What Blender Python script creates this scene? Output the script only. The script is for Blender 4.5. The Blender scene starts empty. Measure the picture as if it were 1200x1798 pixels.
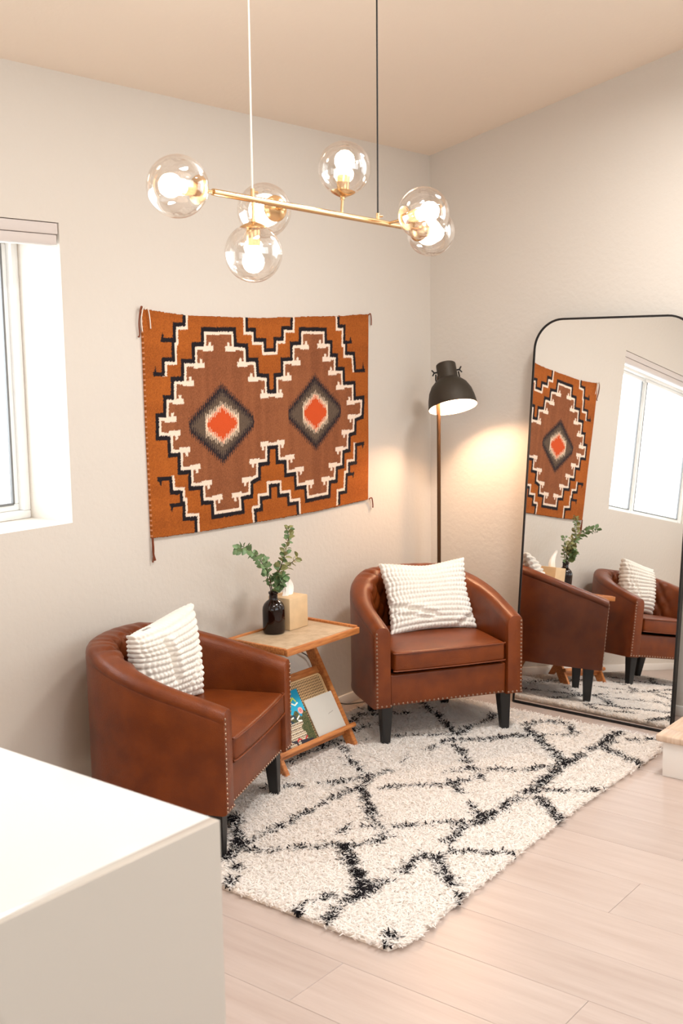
import bpy, bmesh, math, random
import numpy as np
from mathutils import Vector, Matrix, noise as mnoise

random.seed(7)
RNG = np.random.default_rng(7)
SC = bpy.context.scene
COL = SC.collection
PI = math.pi

# ------------------------------------------------------------------ camera
F_PX, YAW, PITCH, ROLL = 2002.9, 0.6648, 0.1387, -0.0142
CAM = Vector((-4.6589, -3.0910, 1.58))
fw = Vector((math.cos(YAW) * math.cos(PITCH), math.sin(YAW) * math.cos(PITCH), -math.sin(PITCH)))
rt = Vector((math.sin(YAW), -math.cos(YAW), 0))
up = rt.cross(fw)
rt2 = rt * math.cos(ROLL) + up * math.sin(ROLL)
up2 = rt2.cross(fw)
cd = bpy.data.cameras.new('camera')
cd.sensor_fit = 'VERTICAL'
cd.sensor_height = 36.0
cd.sensor_width = 24.0
cd.lens = F_PX / 1798.0 * 36.0
cd.clip_start = 0.05
cd.dof.use_dof = True
cd.dof.focus_distance = 4.1
cd.dof.aperture_fstop = 7.1
co = bpy.data.objects.new('camera', cd)
COL.objects.link(co)
M = Matrix((rt2, up2, -fw)).transposed().to_4x4()
M.translation = CAM
co.matrix_world = M
SC.camera = co

# ------------------------------------------------------------------ world, large lights, exposure
w = bpy.data.worlds.new('sky_world')
SC.world = w
w.use_nodes = True
bg = w.node_tree.nodes['Background']
bg.inputs[0].default_value = (0.93, 0.97, 1.0, 1)
bg.inputs[1].default_value = 2.6

def area(name, loc, direction, sx, sy, power, col):
    l = bpy.data.lights.new(name, 'AREA')
    l.shape = 'RECTANGLE'
    l.size, l.size_y = sx, sy
    l.energy = power
    l.color = col
    o = bpy.data.objects.new(name, l)
    COL.objects.link(o)
    o.location = loc
    o.rotation_euler = Vector(direction).to_track_quat('-Z', 'Y').to_euler()
    return o

DAY = (0.95, 0.98, 1.0)
area('window_daylight', (-3.0, 0.45, 1.55), (0, -1, -0.25), 1.5, 0.9, 26, (0.90, 0.955, 1.0))
area('front_daylight', (-3.4, -6.35, 2.45), (0, 1, -0.16), 1.8, 1.7, 16, DAY)
area('right_daylight', (0.40, -3.2, 2.15), (-1, 0.15, -0.32), 1.6, 1.5, 12, DAY)
FILL_XY = [(-1.15, -1.62), (-2.75, -1.60), (-0.9, -3.7), (-2.9, -3.9), (-5.2, -2.4), (-5.2, -4.4)]
for (dx, dy), pw in zip(FILL_XY, (62, 32, 20, 6, 8, 6)):      # unseen fill lamps, added at the ceiling to brighten floor and walls
    o = area('added_ceiling_fill', (dx, dy, 2.497 + 0.228 * abs(dy) - 0.012), (0, 0, -1), 0.50, 0.50, pw, (1.0, 0.992, 0.975))
    o.data.shape = 'DISK'
    o.data.spread = math.radians(160)
area('side_daylight', (-7.35, -3.4, 1.5), (1, 0, -0.05), 3.4, 2.2, 16, DAY)
SC.view_settings.view_transform = 'Standard'
SC.view_settings.look = 'None'
SC.view_settings.gamma = 1.0
SC.view_settings.use_curve_mapping = False
SC.view_settings.exposure = 0.13
SC.cycles.max_bounces = 10
SC.cycles.diffuse_bounces = 7
SC.cycles.glossy_bounces = 5
SC.cycles.transparent_max_bounces = 16
SC.cycles.sample_clamp_indirect = 4.0
SC.cycles.caustics_reflective = False
SC.cycles.caustics_refractive = False
SC.cycles.use_denoising = True

# ------------------------------------------------------------------ helpers
def srgb(r, g, b):
    f = lambda c: (c / 255 / 12.92) if c / 255 <= 0.04045 else ((c / 255 + 0.055) / 1.055) ** 2.4
    return (f(r), f(g), f(b), 1.0)

def mat(name, col, rough=0.6, metal=0.0, bump=0.0, bscale=60.0, var=0.0, vscale=8.0, spec=0.5, coat=0.0, sheen=0.0, vary_col=None, stretch=None, detail=3.0):
    m = bpy.data.materials.new(name)
    m.use_nodes = True
    nt = m.node_tree
    b = nt.nodes['Principled BSDF']
    b.inputs['Base Color'].default_value = col
    b.inputs['Roughness'].default_value = rough
    b.inputs['Metallic'].default_value = metal
    b.inputs['Specular IOR Level'].default_value = spec
    b.inputs['Coat Weight'].default_value = coat
    b.inputs['Sheen Weight'].default_value = sheen
    tc = None
    if bump or var:
        tc = nt.nodes.new('ShaderNodeTexCoord')
        mp = nt.nodes.new('ShaderNodeMapping')
        if stretch: mp.inputs['Scale'].default_value = stretch
        nt.links.new(tc.outputs['Object'], mp.inputs['Vector'])
    if bump:
        n = nt.nodes.new('ShaderNodeTexNoise')
        n.inputs['Scale'].default_value = bscale
        n.inputs['Detail'].default_value = detail
        bp = nt.nodes.new('ShaderNodeBump')
        bp.inputs['Strength'].default_value = bump
        bp.inputs['Distance'].default_value = 0.004
        nt.links.new(mp.outputs[0], n.inputs['Vector'])
        nt.links.new(n.outputs['Fac'], bp.inputs['Height'])
        nt.links.new(bp.outputs[0], b.inputs['Normal'])
    if var:
        n2 = nt.nodes.new('ShaderNodeTexNoise')
        n2.inputs['Scale'].default_value = vscale
        n2.inputs['Detail'].default_value = 6
        mx = nt.nodes.new('ShaderNodeMix')
        mx.data_type = 'RGBA'
        c2 = vary_col or tuple(c * (1 - var) for c in col[:3]) + (1,)
        mx.inputs['A'].default_value = col
        mx.inputs['B'].default_value = c2
        rp = nt.nodes.new('ShaderNodeMapRange')
        rp.inputs['From Min'].default_value = 0.38
        rp.inputs['From Max'].default_value = 0.64
        nt.links.new(mp.outputs[0], n2.inputs['Vector'])
        nt.links.new(n2.outputs['Fac'], rp.inputs['Value'])
        nt.links.new(rp.outputs[0], mx.inputs['Factor'])
        nt.links.new(mx.outputs['Result'], b.inputs['Base Color'])
    return m

def attr_mat(name, rough=0.9, bump=0.0, kind='weave', sheen=0.0, trans=0.0):
    m = bpy.data.materials.new(name)
    m.use_nodes = True
    nt = m.node_tree
    b = nt.nodes['Principled BSDF']
    b.inputs['Roughness'].default_value = rough
    b.inputs['Sheen Weight'].default_value = sheen
    b.inputs['Specular IOR Level'].default_value = 0.25
    a = nt.nodes.new('ShaderNodeAttribute')
    if trans:
        tl = nt.nodes.new('ShaderNodeBsdfTranslucent'); mxs = nt.nodes.new('ShaderNodeMixShader'); mxs.inputs[0].default_value = trans
        nt.links.new(a.outputs['Color'], tl.inputs['Color'])
        nt.links.new(b.outputs[0], mxs.inputs[1]); nt.links.new(tl.outputs[0], mxs.inputs[2]); nt.links.new(mxs.outputs[0], nt.nodes['Material Output'].inputs[0])
    a.attribute_name = 'Col'
    nt.links.new(a.outputs['Color'], b.inputs['Base Color'])
    if bump:
        tc = nt.nodes.new('ShaderNodeTexCoord')
        mp = nt.nodes.new('ShaderNodeMapping')
        mp.inputs['Scale'].default_value = (1, 1, 2.2)
        n = nt.nodes.new('ShaderNodeTexNoise')
        n.inputs['Scale'].default_value = 170
        n.inputs['Detail'].default_value = 2
        bp = nt.nodes.new('ShaderNodeBump')
        bp.inputs['Strength'].default_value = bump
        bp.inputs['Distance'].default_value = 0.003
        nt.links.new(tc.outputs['Object'], mp.inputs['Vector'])
        nt.links.new(mp.outputs[0], n.inputs['Vector'])
        nt.links.new(n.outputs['Fac'], bp.inputs['Height'])
        nt.links.new(bp.outputs[0], b.inputs['Normal'])
    return m

def emit(name, col, strength):
    m = bpy.data.materials.new(name)
    m.use_nodes = True
    nt = m.node_tree
    nt.nodes.remove(nt.nodes['Principled BSDF'])
    e = nt.nodes.new('ShaderNodeEmission')
    e.inputs[0].default_value = col
    e.inputs[1].default_value = strength
    nt.links.new(e.outputs[0], nt.nodes['Material Output'].inputs[0])
    return m

def thin_glass(name, tint, refl=0.12, ior=1.5, edge=0.35):
    m = bpy.data.materials.new(name)
    m.use_nodes = True
    nt = m.node_tree
    nt.nodes.remove(nt.nodes['Principled BSDF'])
    tr = nt.nodes.new('ShaderNodeBsdfTransparent'); tr.inputs[0].default_value = tint
    gl = nt.nodes.new('ShaderNodeBsdfGlossy'); gl.inputs['Roughness'].default_value = 0.01
    gl.inputs[0].default_value = (1, 1, 1, 1)
    lw = nt.nodes.new('ShaderNodeLayerWeight'); lw.inputs['Blend'].default_value = 0.5
    pw = nt.nodes.new('ShaderNodeMath'); pw.operation = 'POWER'; pw.inputs[1].default_value = 4.0
    ad = nt.nodes.new('ShaderNodeMath'); ad.operation = 'MULTIPLY_ADD'; ad.use_clamp = True
    ad.inputs[1].default_value = edge; ad.inputs[2].default_value = refl
    nt.links.new(lw.outputs['Facing'], pw.inputs[0])
    mx = nt.nodes.new('ShaderNodeMixShader')
    nt.links.new(pw.outputs[0], ad.inputs[0])
    nt.links.new(ad.outputs[0], mx.inputs[0])
    nt.links.new(tr.outputs[0], mx.inputs[1])
    nt.links.new(gl.outputs[0], mx.inputs[2])
    nt.links.new(mx.outputs[0], nt.nodes['Material Output'].inputs[0])
    return m

def mesh(name, verts, faces, m=None, smooth=False):
    me = bpy.data.meshes.new(name)
    me.from_pydata([tuple(v) for v in verts], [], faces)
    if m: me.materials.append(m)
    if smooth: me.polygons.foreach_set('use_smooth', [True] * len(me.polygons))
    me.update()
    return me

def link(name, me, parent=None, loc=None, rot=None, label=None, cat=None, group=None, kind=None):
    o = bpy.data.objects.new(name, me)
    COL.objects.link(o)
    if parent: o.parent = parent
    if loc is not None: o.location = loc
    if rot is not None: o.rotation_euler = rot
    if label: o['label'] = label
    if cat: o['category'] = cat
    if group: o['group'] = group
    if kind: o['kind'] = kind
    return o

def bm_mesh(name, bm, m=None, smooth=False):
    bmesh.ops.recalc_face_normals(bm, faces=bm.faces)
    me = bpy.data.meshes.new(name)
    bm.to_mesh(me); bm.free()
    if m: me.materials.append(m)
    if smooth: me.polygons.foreach_set('use_smooth', [True] * len(me.polygons))
    return me

def autosmooth(me, ang=35):
    me.polygons.foreach_set('use_smooth', [True] * len(me.polygons))
    me.update()
    bm = bmesh.new(); bm.from_mesh(me)
    for e in bm.edges:
        e.smooth = not (len(e.link_faces) == 2 and e.calc_face_angle(0) > math.radians(ang))
    bm.to_mesh(me); bm.free()
    return me

def add_box(bm, x0, x1, y0, y1, z0, z1, bev=0.0, seg=2):
    r = bmesh.ops.create_cube(bm, size=1.0)
    vs = r['verts']
    for v in vs:
        v.co = Vector(((x0 + x1) / 2 + v.co.x * (x1 - x0), (y0 + y1) / 2 + v.co.y * (y1 - y0), (z0 + z1) / 2 + v.co.z * (z1 - z0)))
    if bev:
        es = list({e for v in vs for e in v.link_edges})
        bmesh.ops.bevel(bm, geom=es, offset=bev, segments=seg, profile=0.5, affect='EDGES')

def box_me(name, x0, x1, y0, y1, z0, z1, m, bev=0.0, seg=2):
    bm = bmesh.new(); add_box(bm, x0, x1, y0, y1, z0, z1, bev, seg)
    me = bm_mesh(name, bm, m)
    return autosmooth(me, 40) if bev else me

def loft(rings, closed_u=True, cap0=False, cap1=False, closed_v=False):
    """rings: list of lists of points, same length"""
    V, Fc = [], []
    n = len(rings[0])
    for r in rings: V += [tuple(q) for q in r]
    R = len(rings)
    for i in range(R if closed_v else R - 1):
        for j in range(n if closed_u else n - 1):
            a = i * n + j; b = i * n + (j + 1) % n
            c = ((i + 1) % R) * n + (j + 1) % n; d = ((i + 1) % R) * n + j
            Fc.append((a, b, c, d))
    if cap0: Fc.append(tuple(range(n))[::-1])
    if cap1: Fc.append(tuple(range((R - 1) * n, R * n)))
    return V, Fc

def lathe(prof, n=32, cap0=True):
    rings = [[(r * math.cos(2 * PI * k / n), r * math.sin(2 * PI * k / n), z) for k in range(n)] for r, z in prof]
    return loft(rings, True, cap0, True)

def lathe_me(name, prof, m, n=32, ang=35, cap0=True):
    V, Fc = lathe([(max(r, 1e-4), z) for r, z in prof], n, cap0)
    me = mesh(name, V, Fc, m)
    bm = bmesh.new(); bm.from_mesh(me); bmesh.ops.recalc_face_normals(bm, faces=bm.faces); bm.to_mesh(me); bm.free()
    return autosmooth(me, ang)

def tube(pts, rad, n=10, caps=True):
    P = [Vector(q) for q in pts]
    rads = rad if isinstance(rad, (list, tuple)) else [rad] * len(P)
    t0 = (P[1] - P[0]).normalized()
    ref = Vector((0, 0, 1)) if abs(t0.z) < 0.9 else Vector((1, 0, 0))
    u = t0.cross(ref).normalized()
    rings = []
    for i, q in enumerate(P):
        t = (P[min(i + 1, len(P) - 1)] - P[max(i - 1, 0)]).normalized()
        u = (u - t * u.dot(t)).normalized()
        v = t.cross(u)
        rings.append([q + (u * math.cos(2 * PI * k / n) + v * math.sin(2 * PI * k / n)) * rads[i] for k in range(n)])
    return loft(rings, True, caps, caps)

def tube_me(name, pts, rad, m, n=10):
    V, Fc = tube(pts, rad, n)
    me = mesh(name, V, Fc, m)
    bm = bmesh.new(); bm.from_mesh(me); bmesh.ops.recalc_face_normals(bm, faces=bm.faces); bm.to_mesh(me); bm.free()
    return autosmooth(me, 50)

def spline(pts, n=8):
    P = [Vector(q) for q in pts]; out = []
    for i in range(len(P) - 1):
        a = P[max(i - 1, 0)]; b = P[i]; c = P[i + 1]; d = P[min(i + 2, len(P) - 1)]
        for k in range(n):
            t = k / n
            out.append(0.5 * ((2 * b) + (c - a) * t + (2 * a - 5 * b + 4 * c - d) * t * t + (3 * b - 3 * c + d - a) * t ** 3))
    out.append(P[-1])
    return out

def rounded_slab(poly, z0, z1, r, crown=0.0, seg=4, crown_rings=6):
    """poly: list of (x,y), CCW; rounded top/bottom rims, domed top"""
    n = len(poly)
    P = [Vector((x, y)) for x, y in poly]
    N = []
    for i in range(n):
        e1 = (P[i] - P[i - 1]).normalized(); e2 = (P[(i + 1) % n] - P[i]).normalized()
        t = (e1 + e2).normalized(); nn = Vector((-t.y, t.x)); N.append(nn / max(0.5, nn.dot(Vector((-e1.y, e1.x)))))
    c = sum(P, Vector((0, 0))) / n
    rings = []
    def ring(off, z): rings.append([(P[i].x + N[i].x * off, P[i].y + N[i].y * off, z) for i in range(n)])
    for k in range(seg + 1):
        a = PI / 2 * k / seg
        ring(r * (1 - math.sin(a)), z0 + r * (1 - math.cos(a)))
    for k in range(seg + 1):
        a = PI / 2 * k / seg
        ring(r * (1 - math.cos(a)), z1 - r * (1 - math.sin(a)))
    last = [Vector(q) for q in rings[-1]]
    for k in range(1, crown_rings):
        s = 1 - k / crown_rings
        rings.append([(c.x + (q.x - c.x) * s, c.y + (q.y - c.y) * s, z1 + crown * (1 - s * s) ** 0.8) for q in last])
    return loft(rings, True, True, True)

def rrect(x0, x1, y0, y1, r, seg=6):
    out = []
    for cx, cy, a0 in ((x1 - r, y0 + r, -PI / 2), (x1 - r, y1 - r, 0), (x0 + r, y1 - r, PI / 2), (x0 + r, y0 + r, PI)):
        for k in range(seg + 1):
            a = a0 + PI / 2 * k / seg
            out.append((cx + r * math.cos(a), cy + r * math.sin(a)))
    return out

def root(name, loc, rz=0, label=None, cat=None, group=None, kind=None):
    return link(name, None, None, loc, (0, 0, rz), label, cat, group, kind)

# ------------------------------------------------------------------ materials
WALL = mat('warm_white_wall_paint', srgb(209, 201, 191), 0.85, bump=0.35, bscale=45, spec=0.2)
CEIL = mat('ceiling_paint', srgb(236, 222, 206), 0.9, bump=0.3, bscale=40, spec=0.2)
TRIM = mat('white_trim_paint', srgb(238, 234, 228), 0.45)
VINYL = mat('white_window_vinyl', srgb(240, 240, 238), 0.35)
GASKET = mat('grey_gasket', srgb(120, 120, 120), 0.6)
BLIND = mat('white_blind', srgb(204, 194, 188), 0.5)
LEATHER = mat('cognac_leather', srgb(116, 54, 18), 0.36, bump=0.22, bscale=260, var=0.5, vscale=13, vary_col=srgb(101, 45, 15), spec=0.35)
BLACKW = mat('black_stained_wood', srgb(20, 18, 18), 0.42)
NAIL = mat('antique_nickel', srgb(160, 134, 116), 0.32, metal=1.0)
WOOD = mat('amber_pine', srgb(196, 128, 70), 0.45, var=0.5, vscale=14, vary_col=srgb(168, 98, 50), stretch=(1, 9, 9), bump=0.1, bscale=90)
TOPW = mat('washed_tabletop_weave', srgb(190, 168, 140), 0.55, var=0.5, vscale=30, vary_col=srgb(172, 150, 122), bump=0.25, bscale=220)
BRASS = mat('satin_brass', srgb(228, 190, 142), 0.24, metal=1.0)
BLACKM = mat('black_metal', srgb(24, 20, 18), 0.5, metal=0.3)
BRONZE = mat('dark_bronze_metal', srgb(58, 50, 40), 0.55, metal=0.4, bump=0.15, bscale=200)
POLE = mat('antique_brass_pole', srgb(88, 62, 40), 0.42, metal=0.8)
WHITEIN = mat('white_enamel', srgb(250, 246, 238), 0.6)
QUARTZ = mat('white_quartz', srgb(222, 221, 219), 0.14, spec=0.5)
OAKP = mat('light_oak_panel', srgb(205, 170, 130), 0.5, var=0.4, vscale=10, stretch=(6, 6, 1))
CREAM = mat('cream_wool', srgb(244, 239, 230), 0.95, bump=0.5, bscale=500, spec=0.1, sheen=0.3)
KRAFT = mat('kraft_wood_box', srgb(218, 188, 148), 0.6, var=0.1, vscale=20)
TISSUE = mat('white_tissue', srgb(250, 248, 244), 0.8)
AMBER = mat('dark_amber_glass', srgb(24, 9, 6), 0.07, spec=0.45)
LEAF = mat('green_leaf', srgb(122, 150, 104), 0.5, var=0.6, vscale=30, vary_col=srgb(84, 116, 76))
LEAF2 = mat('olive_leaf', srgb(150, 150, 98), 0.5, var=0.6, vscale=30, vary_col=srgb(112, 118, 70))
STEM = mat('brown_stem', srgb(74, 56, 38), 0.7)
MIRROR = mat('mirror_silver', (0.93, 0.93, 0.92, 1), 0.0, metal=1.0)
GREY = mat('grey_paper_cover', srgb(196, 190, 180), 0.6)
CANE = mat('tan_cane', srgb(222, 186, 138), 0.55)
CANEB = mat('dark_backing', srgb(40, 22, 12), 0.8)
CORD = mat('grey_cable', srgb(92, 84, 78), 0.5)
WCORD = mat('clear_white_cable', srgb(228, 216, 202), 0.35)
PAPER = mat('page_paper', srgb(235, 228, 215), 0.8)
STRING = mat('brown_wool_string', srgb(120, 58, 30), 0.9)
BULB = emit('bulb_glow', (1.0, 0.83, 0.67, 1), 31.0)
LBULB = emit('lamp_bulb_glow', (1.0, 0.64, 0.38, 1), 640.0)
GLOBE = thin_glass('smoked_globe_glass', (0.95, 0.92, 0.89, 1), refl=0.21, edge=0.5)
PANE = thin_glass('window_pane_glass', (0.98, 0.99, 0.99, 1), refl=0.04, edge=0.5)
WEAVE = attr_mat('woven_wool_tapestry', 0.95, bump=0.8)
PILE = attr_mat('shag_pile', 0.95, sheen=0.0, trans=0.5)
PRINT = attr_mat('printed_cover', 0.4)

# floor planks: oak grain, slightly different tone from board to board
FLOORM = bpy.data.materials.new('pale_oak_plank')
FLOORM.use_nodes = True
nt = FLOORM.node_tree
b = nt.nodes['Principled BSDF']
b.inputs['Roughness'].default_value = 0.36
tc = nt.nodes.new('ShaderNodeTexCoord'); mp = nt.nodes.new('ShaderNodeMapping')
mp.inputs['Scale'].default_value = (14, 1.1, 1)
oi = nt.nodes.new('ShaderNodeObjectInfo')
vm = nt.nodes.new('ShaderNodeVectorMath'); vm.operation = 'SCALE'; vm.inputs['Scale'].default_value = 9.0
va = nt.nodes.new('ShaderNodeVectorMath'); va.operation = 'ADD'
nt.links.new(tc.outputs['Object'], mp.inputs['Vector'])
nt.links.new(oi.outputs['Location'], vm.inputs[0])
nt.links.new(mp.outputs[0], va.inputs[0]); nt.links.new(vm.outputs[0], va.inputs[1])
n1 = nt.nodes.new('ShaderNodeTexNoise'); n1.inputs['Scale'].default_value = 2.0; n1.inputs['Detail'].default_value = 8; n1.inputs['Roughness'].default_value = 0.6
nt.links.new(va.outputs[0], n1.inputs['Vector'])
cr = nt.nodes.new('ShaderNodeValToRGB')
cr.color_ramp.elements[0].position = 0.3; cr.color_ramp.elements[0].color = srgb(172, 154, 144)
cr.color_ramp.elements[1].position = 0.72; cr.color_ramp.elements[1].color = srgb(186, 170, 161)
nt.links.new(n1.outputs['Fac'], cr.inputs[0])
hs = nt.nodes.new('ShaderNodeHueSaturation')
mr = nt.nodes.new('ShaderNodeMapRange'); mr.inputs['To Min'].default_value = 0.95; mr.inputs['To Max'].default_value = 1.03
nt.links.new(oi.outputs['Random'], mr.inputs['Value']); nt.links.new(mr.outputs[0], hs.inputs['Value'])
nt.links.new(cr.outputs[0], hs.inputs['Color']); nt.links.new(hs.outputs[0], b.inputs['Base Color'])
bp = nt.nodes.new('ShaderNodeBump'); bp.inputs['Strength'].default_value = 0.12; bp.inputs['Distance'].default_value = 0.002
nt.links.new(n1.outputs['Fac'], bp.inputs['Height']); nt.links.new(bp.outputs[0], b.inputs['Normal'])
GROUT = mat('floor_gap', srgb(176, 152, 138), 0.8)

# ------------------------------------------------------------------ room shell
XL, YF = -7.0, -6.0          # far wall x, front wall y
ZC, SL = 2.497, 0.228        # ceiling height at wall_left, slope
ztop = lambda y: ZC + SL * abs(y)

def prism(name, pts2, axis, a0, a1, m):
    """polygon in a plane extruded along axis ('x': pts are (y,z); 'y': pts are (x,z))"""
    V = []
    for a in (a0, a1):
        for q in pts2:
            V.append((a, q[0], q[1]) if axis == 'x' else (q[0], a, q[1]))
    n = len(pts2)
    Fc = [tuple(range(n)), tuple(range(n, 2 * n))[::-1]] + [(i, (i + 1) % n, n + (i + 1) % n, n + i) for i in range(n)]
    me = mesh(name, V, Fc, m)
    bm = bmesh.new(); bm.from_mesh(me); bmesh.ops.recalc_face_normals(bm, faces=bm.faces); bm.to_mesh(me); bm.free()
    return me

def holed_wall(name, axis, a0, a1, u0, u1, z0, z1, holes, m):
    """wall slab with rectangular holes (u0,u1,z0,z1); pieces share one mesh"""
    bm = bmesh.new()
    us = sorted({u0, u1} | {h[0] for h in holes} | {h[1] for h in holes})
    zs = sorted({z0, z1} | {h[2] for h in holes} | {h[3] for h in holes})
    for i in range(len(us) - 1):
        for j in range(len(zs) - 1):
            cu, cz = (us[i] + us[i + 1]) / 2, (zs[j] + zs[j + 1]) / 2
            if any(h[0] < cu < h[1] and h[2] < cz < h[3] for h in holes): continue
            if axis == 'y': add_box(bm, us[i], us[i + 1], a0, a1, zs[j], zs[j + 1])
            else: add_box(bm, a0, a1, us[i], us[i + 1], zs[j], zs[j + 1])
    bmesh.ops.remove_doubles(bm, verts=bm.verts, dist=1e-5)
    # drop the inner faces left between the pieces
    seen = {}
    for f in bm.faces:
        k = tuple(round(c, 4) for c in f.calc_center_median())
        seen.setdefault(k, []).append(f)
    dead = [f for v in seen.values() if len(v) > 1 for f in v]
    bmesh.ops.delete(bm, geom=dead, context='FACES')
    return bm_mesh(name, bm, m)

# floor: a base slab and every board its own piece
fl = link('floor', box_me('floor_base', XL, 0.0, YF, 0.0, -0.12, -0.004, GROUT), kind='structure')
PW = 0.22
plank_cache = {}
def plank_mesh(wd, ln):
    k = (round(wd, 3), round(ln, 3))
    if k not in plank_cache:
        x, y, c = wd / 2 - 0.0004, ln / 2 - 0.0004, 0.0010
        V = [(-x, -y, -0.004), (x, -y, -0.004), (x, y, -0.004), (-x, y, -0.004),
             (-x, -y, -c), (x, -y, -c), (x, y, -c), (-x, y, -c),
             (-x + c, -y + c, 0), (x - c, -y + c, 0), (x - c, y - c, 0), (-x + c, y - c, 0)]
        Fc = [(8, 9, 10, 11)]
        for i in range(4):
            j = (i + 1) % 4
            Fc += [(4 + i, 4 + j, 8 + j, 8 + i), (i, j, 4 + j, 4 + i)]
        plank_cache[k] = mesh('plank', V, Fc, FLOORM)
    return plank_cache[k]
xs = []
x = -1.81
while x < 0: x += PW
while x > XL:
    xs.append((max(x - PW, XL), min(x, 0.0))); x -= PW
known = {-2.69: -1.36, -1.81: -1.798, -2.47: -1.95, -2.25: -0.9}
rr = random.Random(3)
for x0, x1 in xs:
    if x1 - x0 < 0.01: continue
    y = None
    for kx, ky in known.items():
        if abs(x0 - kx) < 0.03 or (x0 < -6.9 and False): y = ky
    if y is None: y = -rr.uniform(0.3, 1.6)
    cuts = [0.0, y]
    while cuts[-1] > YF:
        cuts.append(max(cuts[-1] - 1.52, YF))
    for a, c in zip(cuts[:-1], cuts[1:]):
        if a - c < 0.02: continue
        link('plank', plank_mesh(x1 - x0, a - c), fl, ((x0 + x1) / 2, (a + c) / 2, 0))

# walls, ceiling
W1 = (-3.85, -2.20, 1.02, 2.016)
link('wall_left', holed_wall('wall_left', 'y', 0.0, 0.30, XL - 0.3, 0.3, -0.12, 2.9, [W1], WALL), kind='structure')
WR = (-5.2, -2.3, 1.2, 2.95)
link('wall_right', holed_wall('wall_right', 'x', 0.0, 0.2, YF - 0.3, 0.0, -0.12, ztop(YF) + 0.4, [WR], WALL), kind='structure')
WF = (-5.6, -1.2, 1.35, 3.45)
link('wall_front', holed_wall('wall_front', 'y', YF - 0.2, YF, XL - 0.3, 0.3, -0.12, ztop(YF) + 0.4, [WF], WALL), kind='structure')
WS = (-5.1, -1.7, 0.25, 2.45)
link('wall_far', holed_wall('wall_far', 'x', XL - 0.2, XL, YF - 0.2, 0.3, -0.12, ztop(YF) + 0.4, [WS], WALL), kind='structure')
link('ceiling', prism('ceiling', [(0.35, ZC - SL * 0.35), (YF - 0.3, ztop(YF - 0.3)), (YF - 0.3, ztop(YF - 0.3) + 0.12), (0.35, ZC - SL * 0.35 + 0.12)], 'x', XL - 0.3, 0.3, CEIL), kind='structure')
for dx, dy in FILL_XY:  # rings modelled around the added fill lamps
    tr_ = link('added_fill_trim', lathe_me('added_fill_trim', [(0.252, 0.0), (0.278, 0.0), (0.280, -0.004), (0.276, -0.008), (0.256, -0.010), (0.252, -0.008)], TRIM, 40, cap0=False), bpy.data.objects['ceiling'], (dx, dy, ztop(dy)))
    tr_.rotation_euler = (-math.atan(SL), 0, 0)
link('baseboard_left', box_me('baseboard_left', -3.50, -0.014, -0.013, 0.0, 0.0, 0.046, TRIM, 0.003), kind='structure')
link('baseboard_right', box_me('baseboard_right', -0.013, 0.0, -6.0, 0.0, 0.0, 0.046, TRIM, 0.003), kind='structure')

def window(name, u0, u1, z0, z1, plane, axis, mull, depth=0.06, s=1):
    """frame set in the hole: outer frame, sashes, glass; axis 'y' -> u is x"""
    r_ = root(name, (0, 0, 0)); r_['kind'] = 'structure'
    def bx(nm, a0, a1, b0, b1, d0, d1, m, bev=0.004):
        if axis == 'y': return link(nm, box_me(nm, a0, a1, plane + d0, plane + d1, b0, b1, m, bev), r_)
        return link(nm, box_me(nm, plane + d0, plane + d1, a0, a1, b0, b1, m, bev), r_)
    fwid = 0.028
    bx('frame_rail', u0, u1, z0, z0 + fwid, 0, depth, VINYL); bx('frame_rail', u0, u1, z1 - fwid, z1, 0, depth, VINYL)
    bx('frame_stile', u0, u0 + fwid, z0 + fwid, z1 - fwid, 0, depth, VINYL); bx('frame_stile', u1 - fwid, u1, z0 + fwid, z1 - fwid, 0, depth, VINYL)
    cuts = [u0 + fwid] + mull + [u1 - fwid]
    sw = 0.024
    for i in range(len(cuts) - 1):
        a, c = cuts[i], cuts[i + 1]
        dd = 0.014 + 0.014 * (i % 2)
        bx('sash_rail', a, c, z0 + fwid, z0 + fwid + sw, dd, dd + 0.02, VINYL); bx('sash_rail', a, c, z1 - fwid - sw, z1 - fwid, dd, dd + 0.02, VINYL)
        bx('sash_stile', a, a + sw, z0 + fwid + sw, z1 - fwid - sw, dd, dd + 0.02, VINYL); bx('sash_stile', c - sw, c, z0 + fwid + sw, z1 - fwid - sw, dd, dd + 0.02, VINYL)
        g = 0.004
        for (p0, p1, q0, q1) in ((a + sw - g, a + sw + g, z0 + fwid + sw, z1 - fwid - sw), (c - sw - g, c - sw + g, z0 + fwid + sw, z1 - fwid - sw), (a + sw, c - sw, z0 + fwid + sw - g, z0 + fwid + sw + g)):
            bx('gasket', p0, p1, q0, q1, dd - 0.003, dd + 0.008, GASKET, 0)
        bx('glass_pane', a + sw, c - sw, z0 + fwid + sw, z1 - fwid - sw, dd + 0.008, dd + 0.012, PANE, 0)
    return r_
w1 = window('window_1', W1[0], W1[1], W1[2], W1[3], 0.225, 'y', [-3.03])
link('window_latch', box_me('window_latch', -2.345, -2.325, 0.226, 0.236, 1.50, 1.56, GASKET, 0.002), w1)
window('window_2', WF[0], WF[1], WF[2], WF[3], YF - 0.12, 'y', [-3.95])
window('window_4', WR[0], WR[1], WR[2], WR[3], 0.10, 'x', [-3.75])
window('window_3', WS[0], WS[1], WS[2], WS[3], XL - 0.12, 'x', [-3.4])

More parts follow.
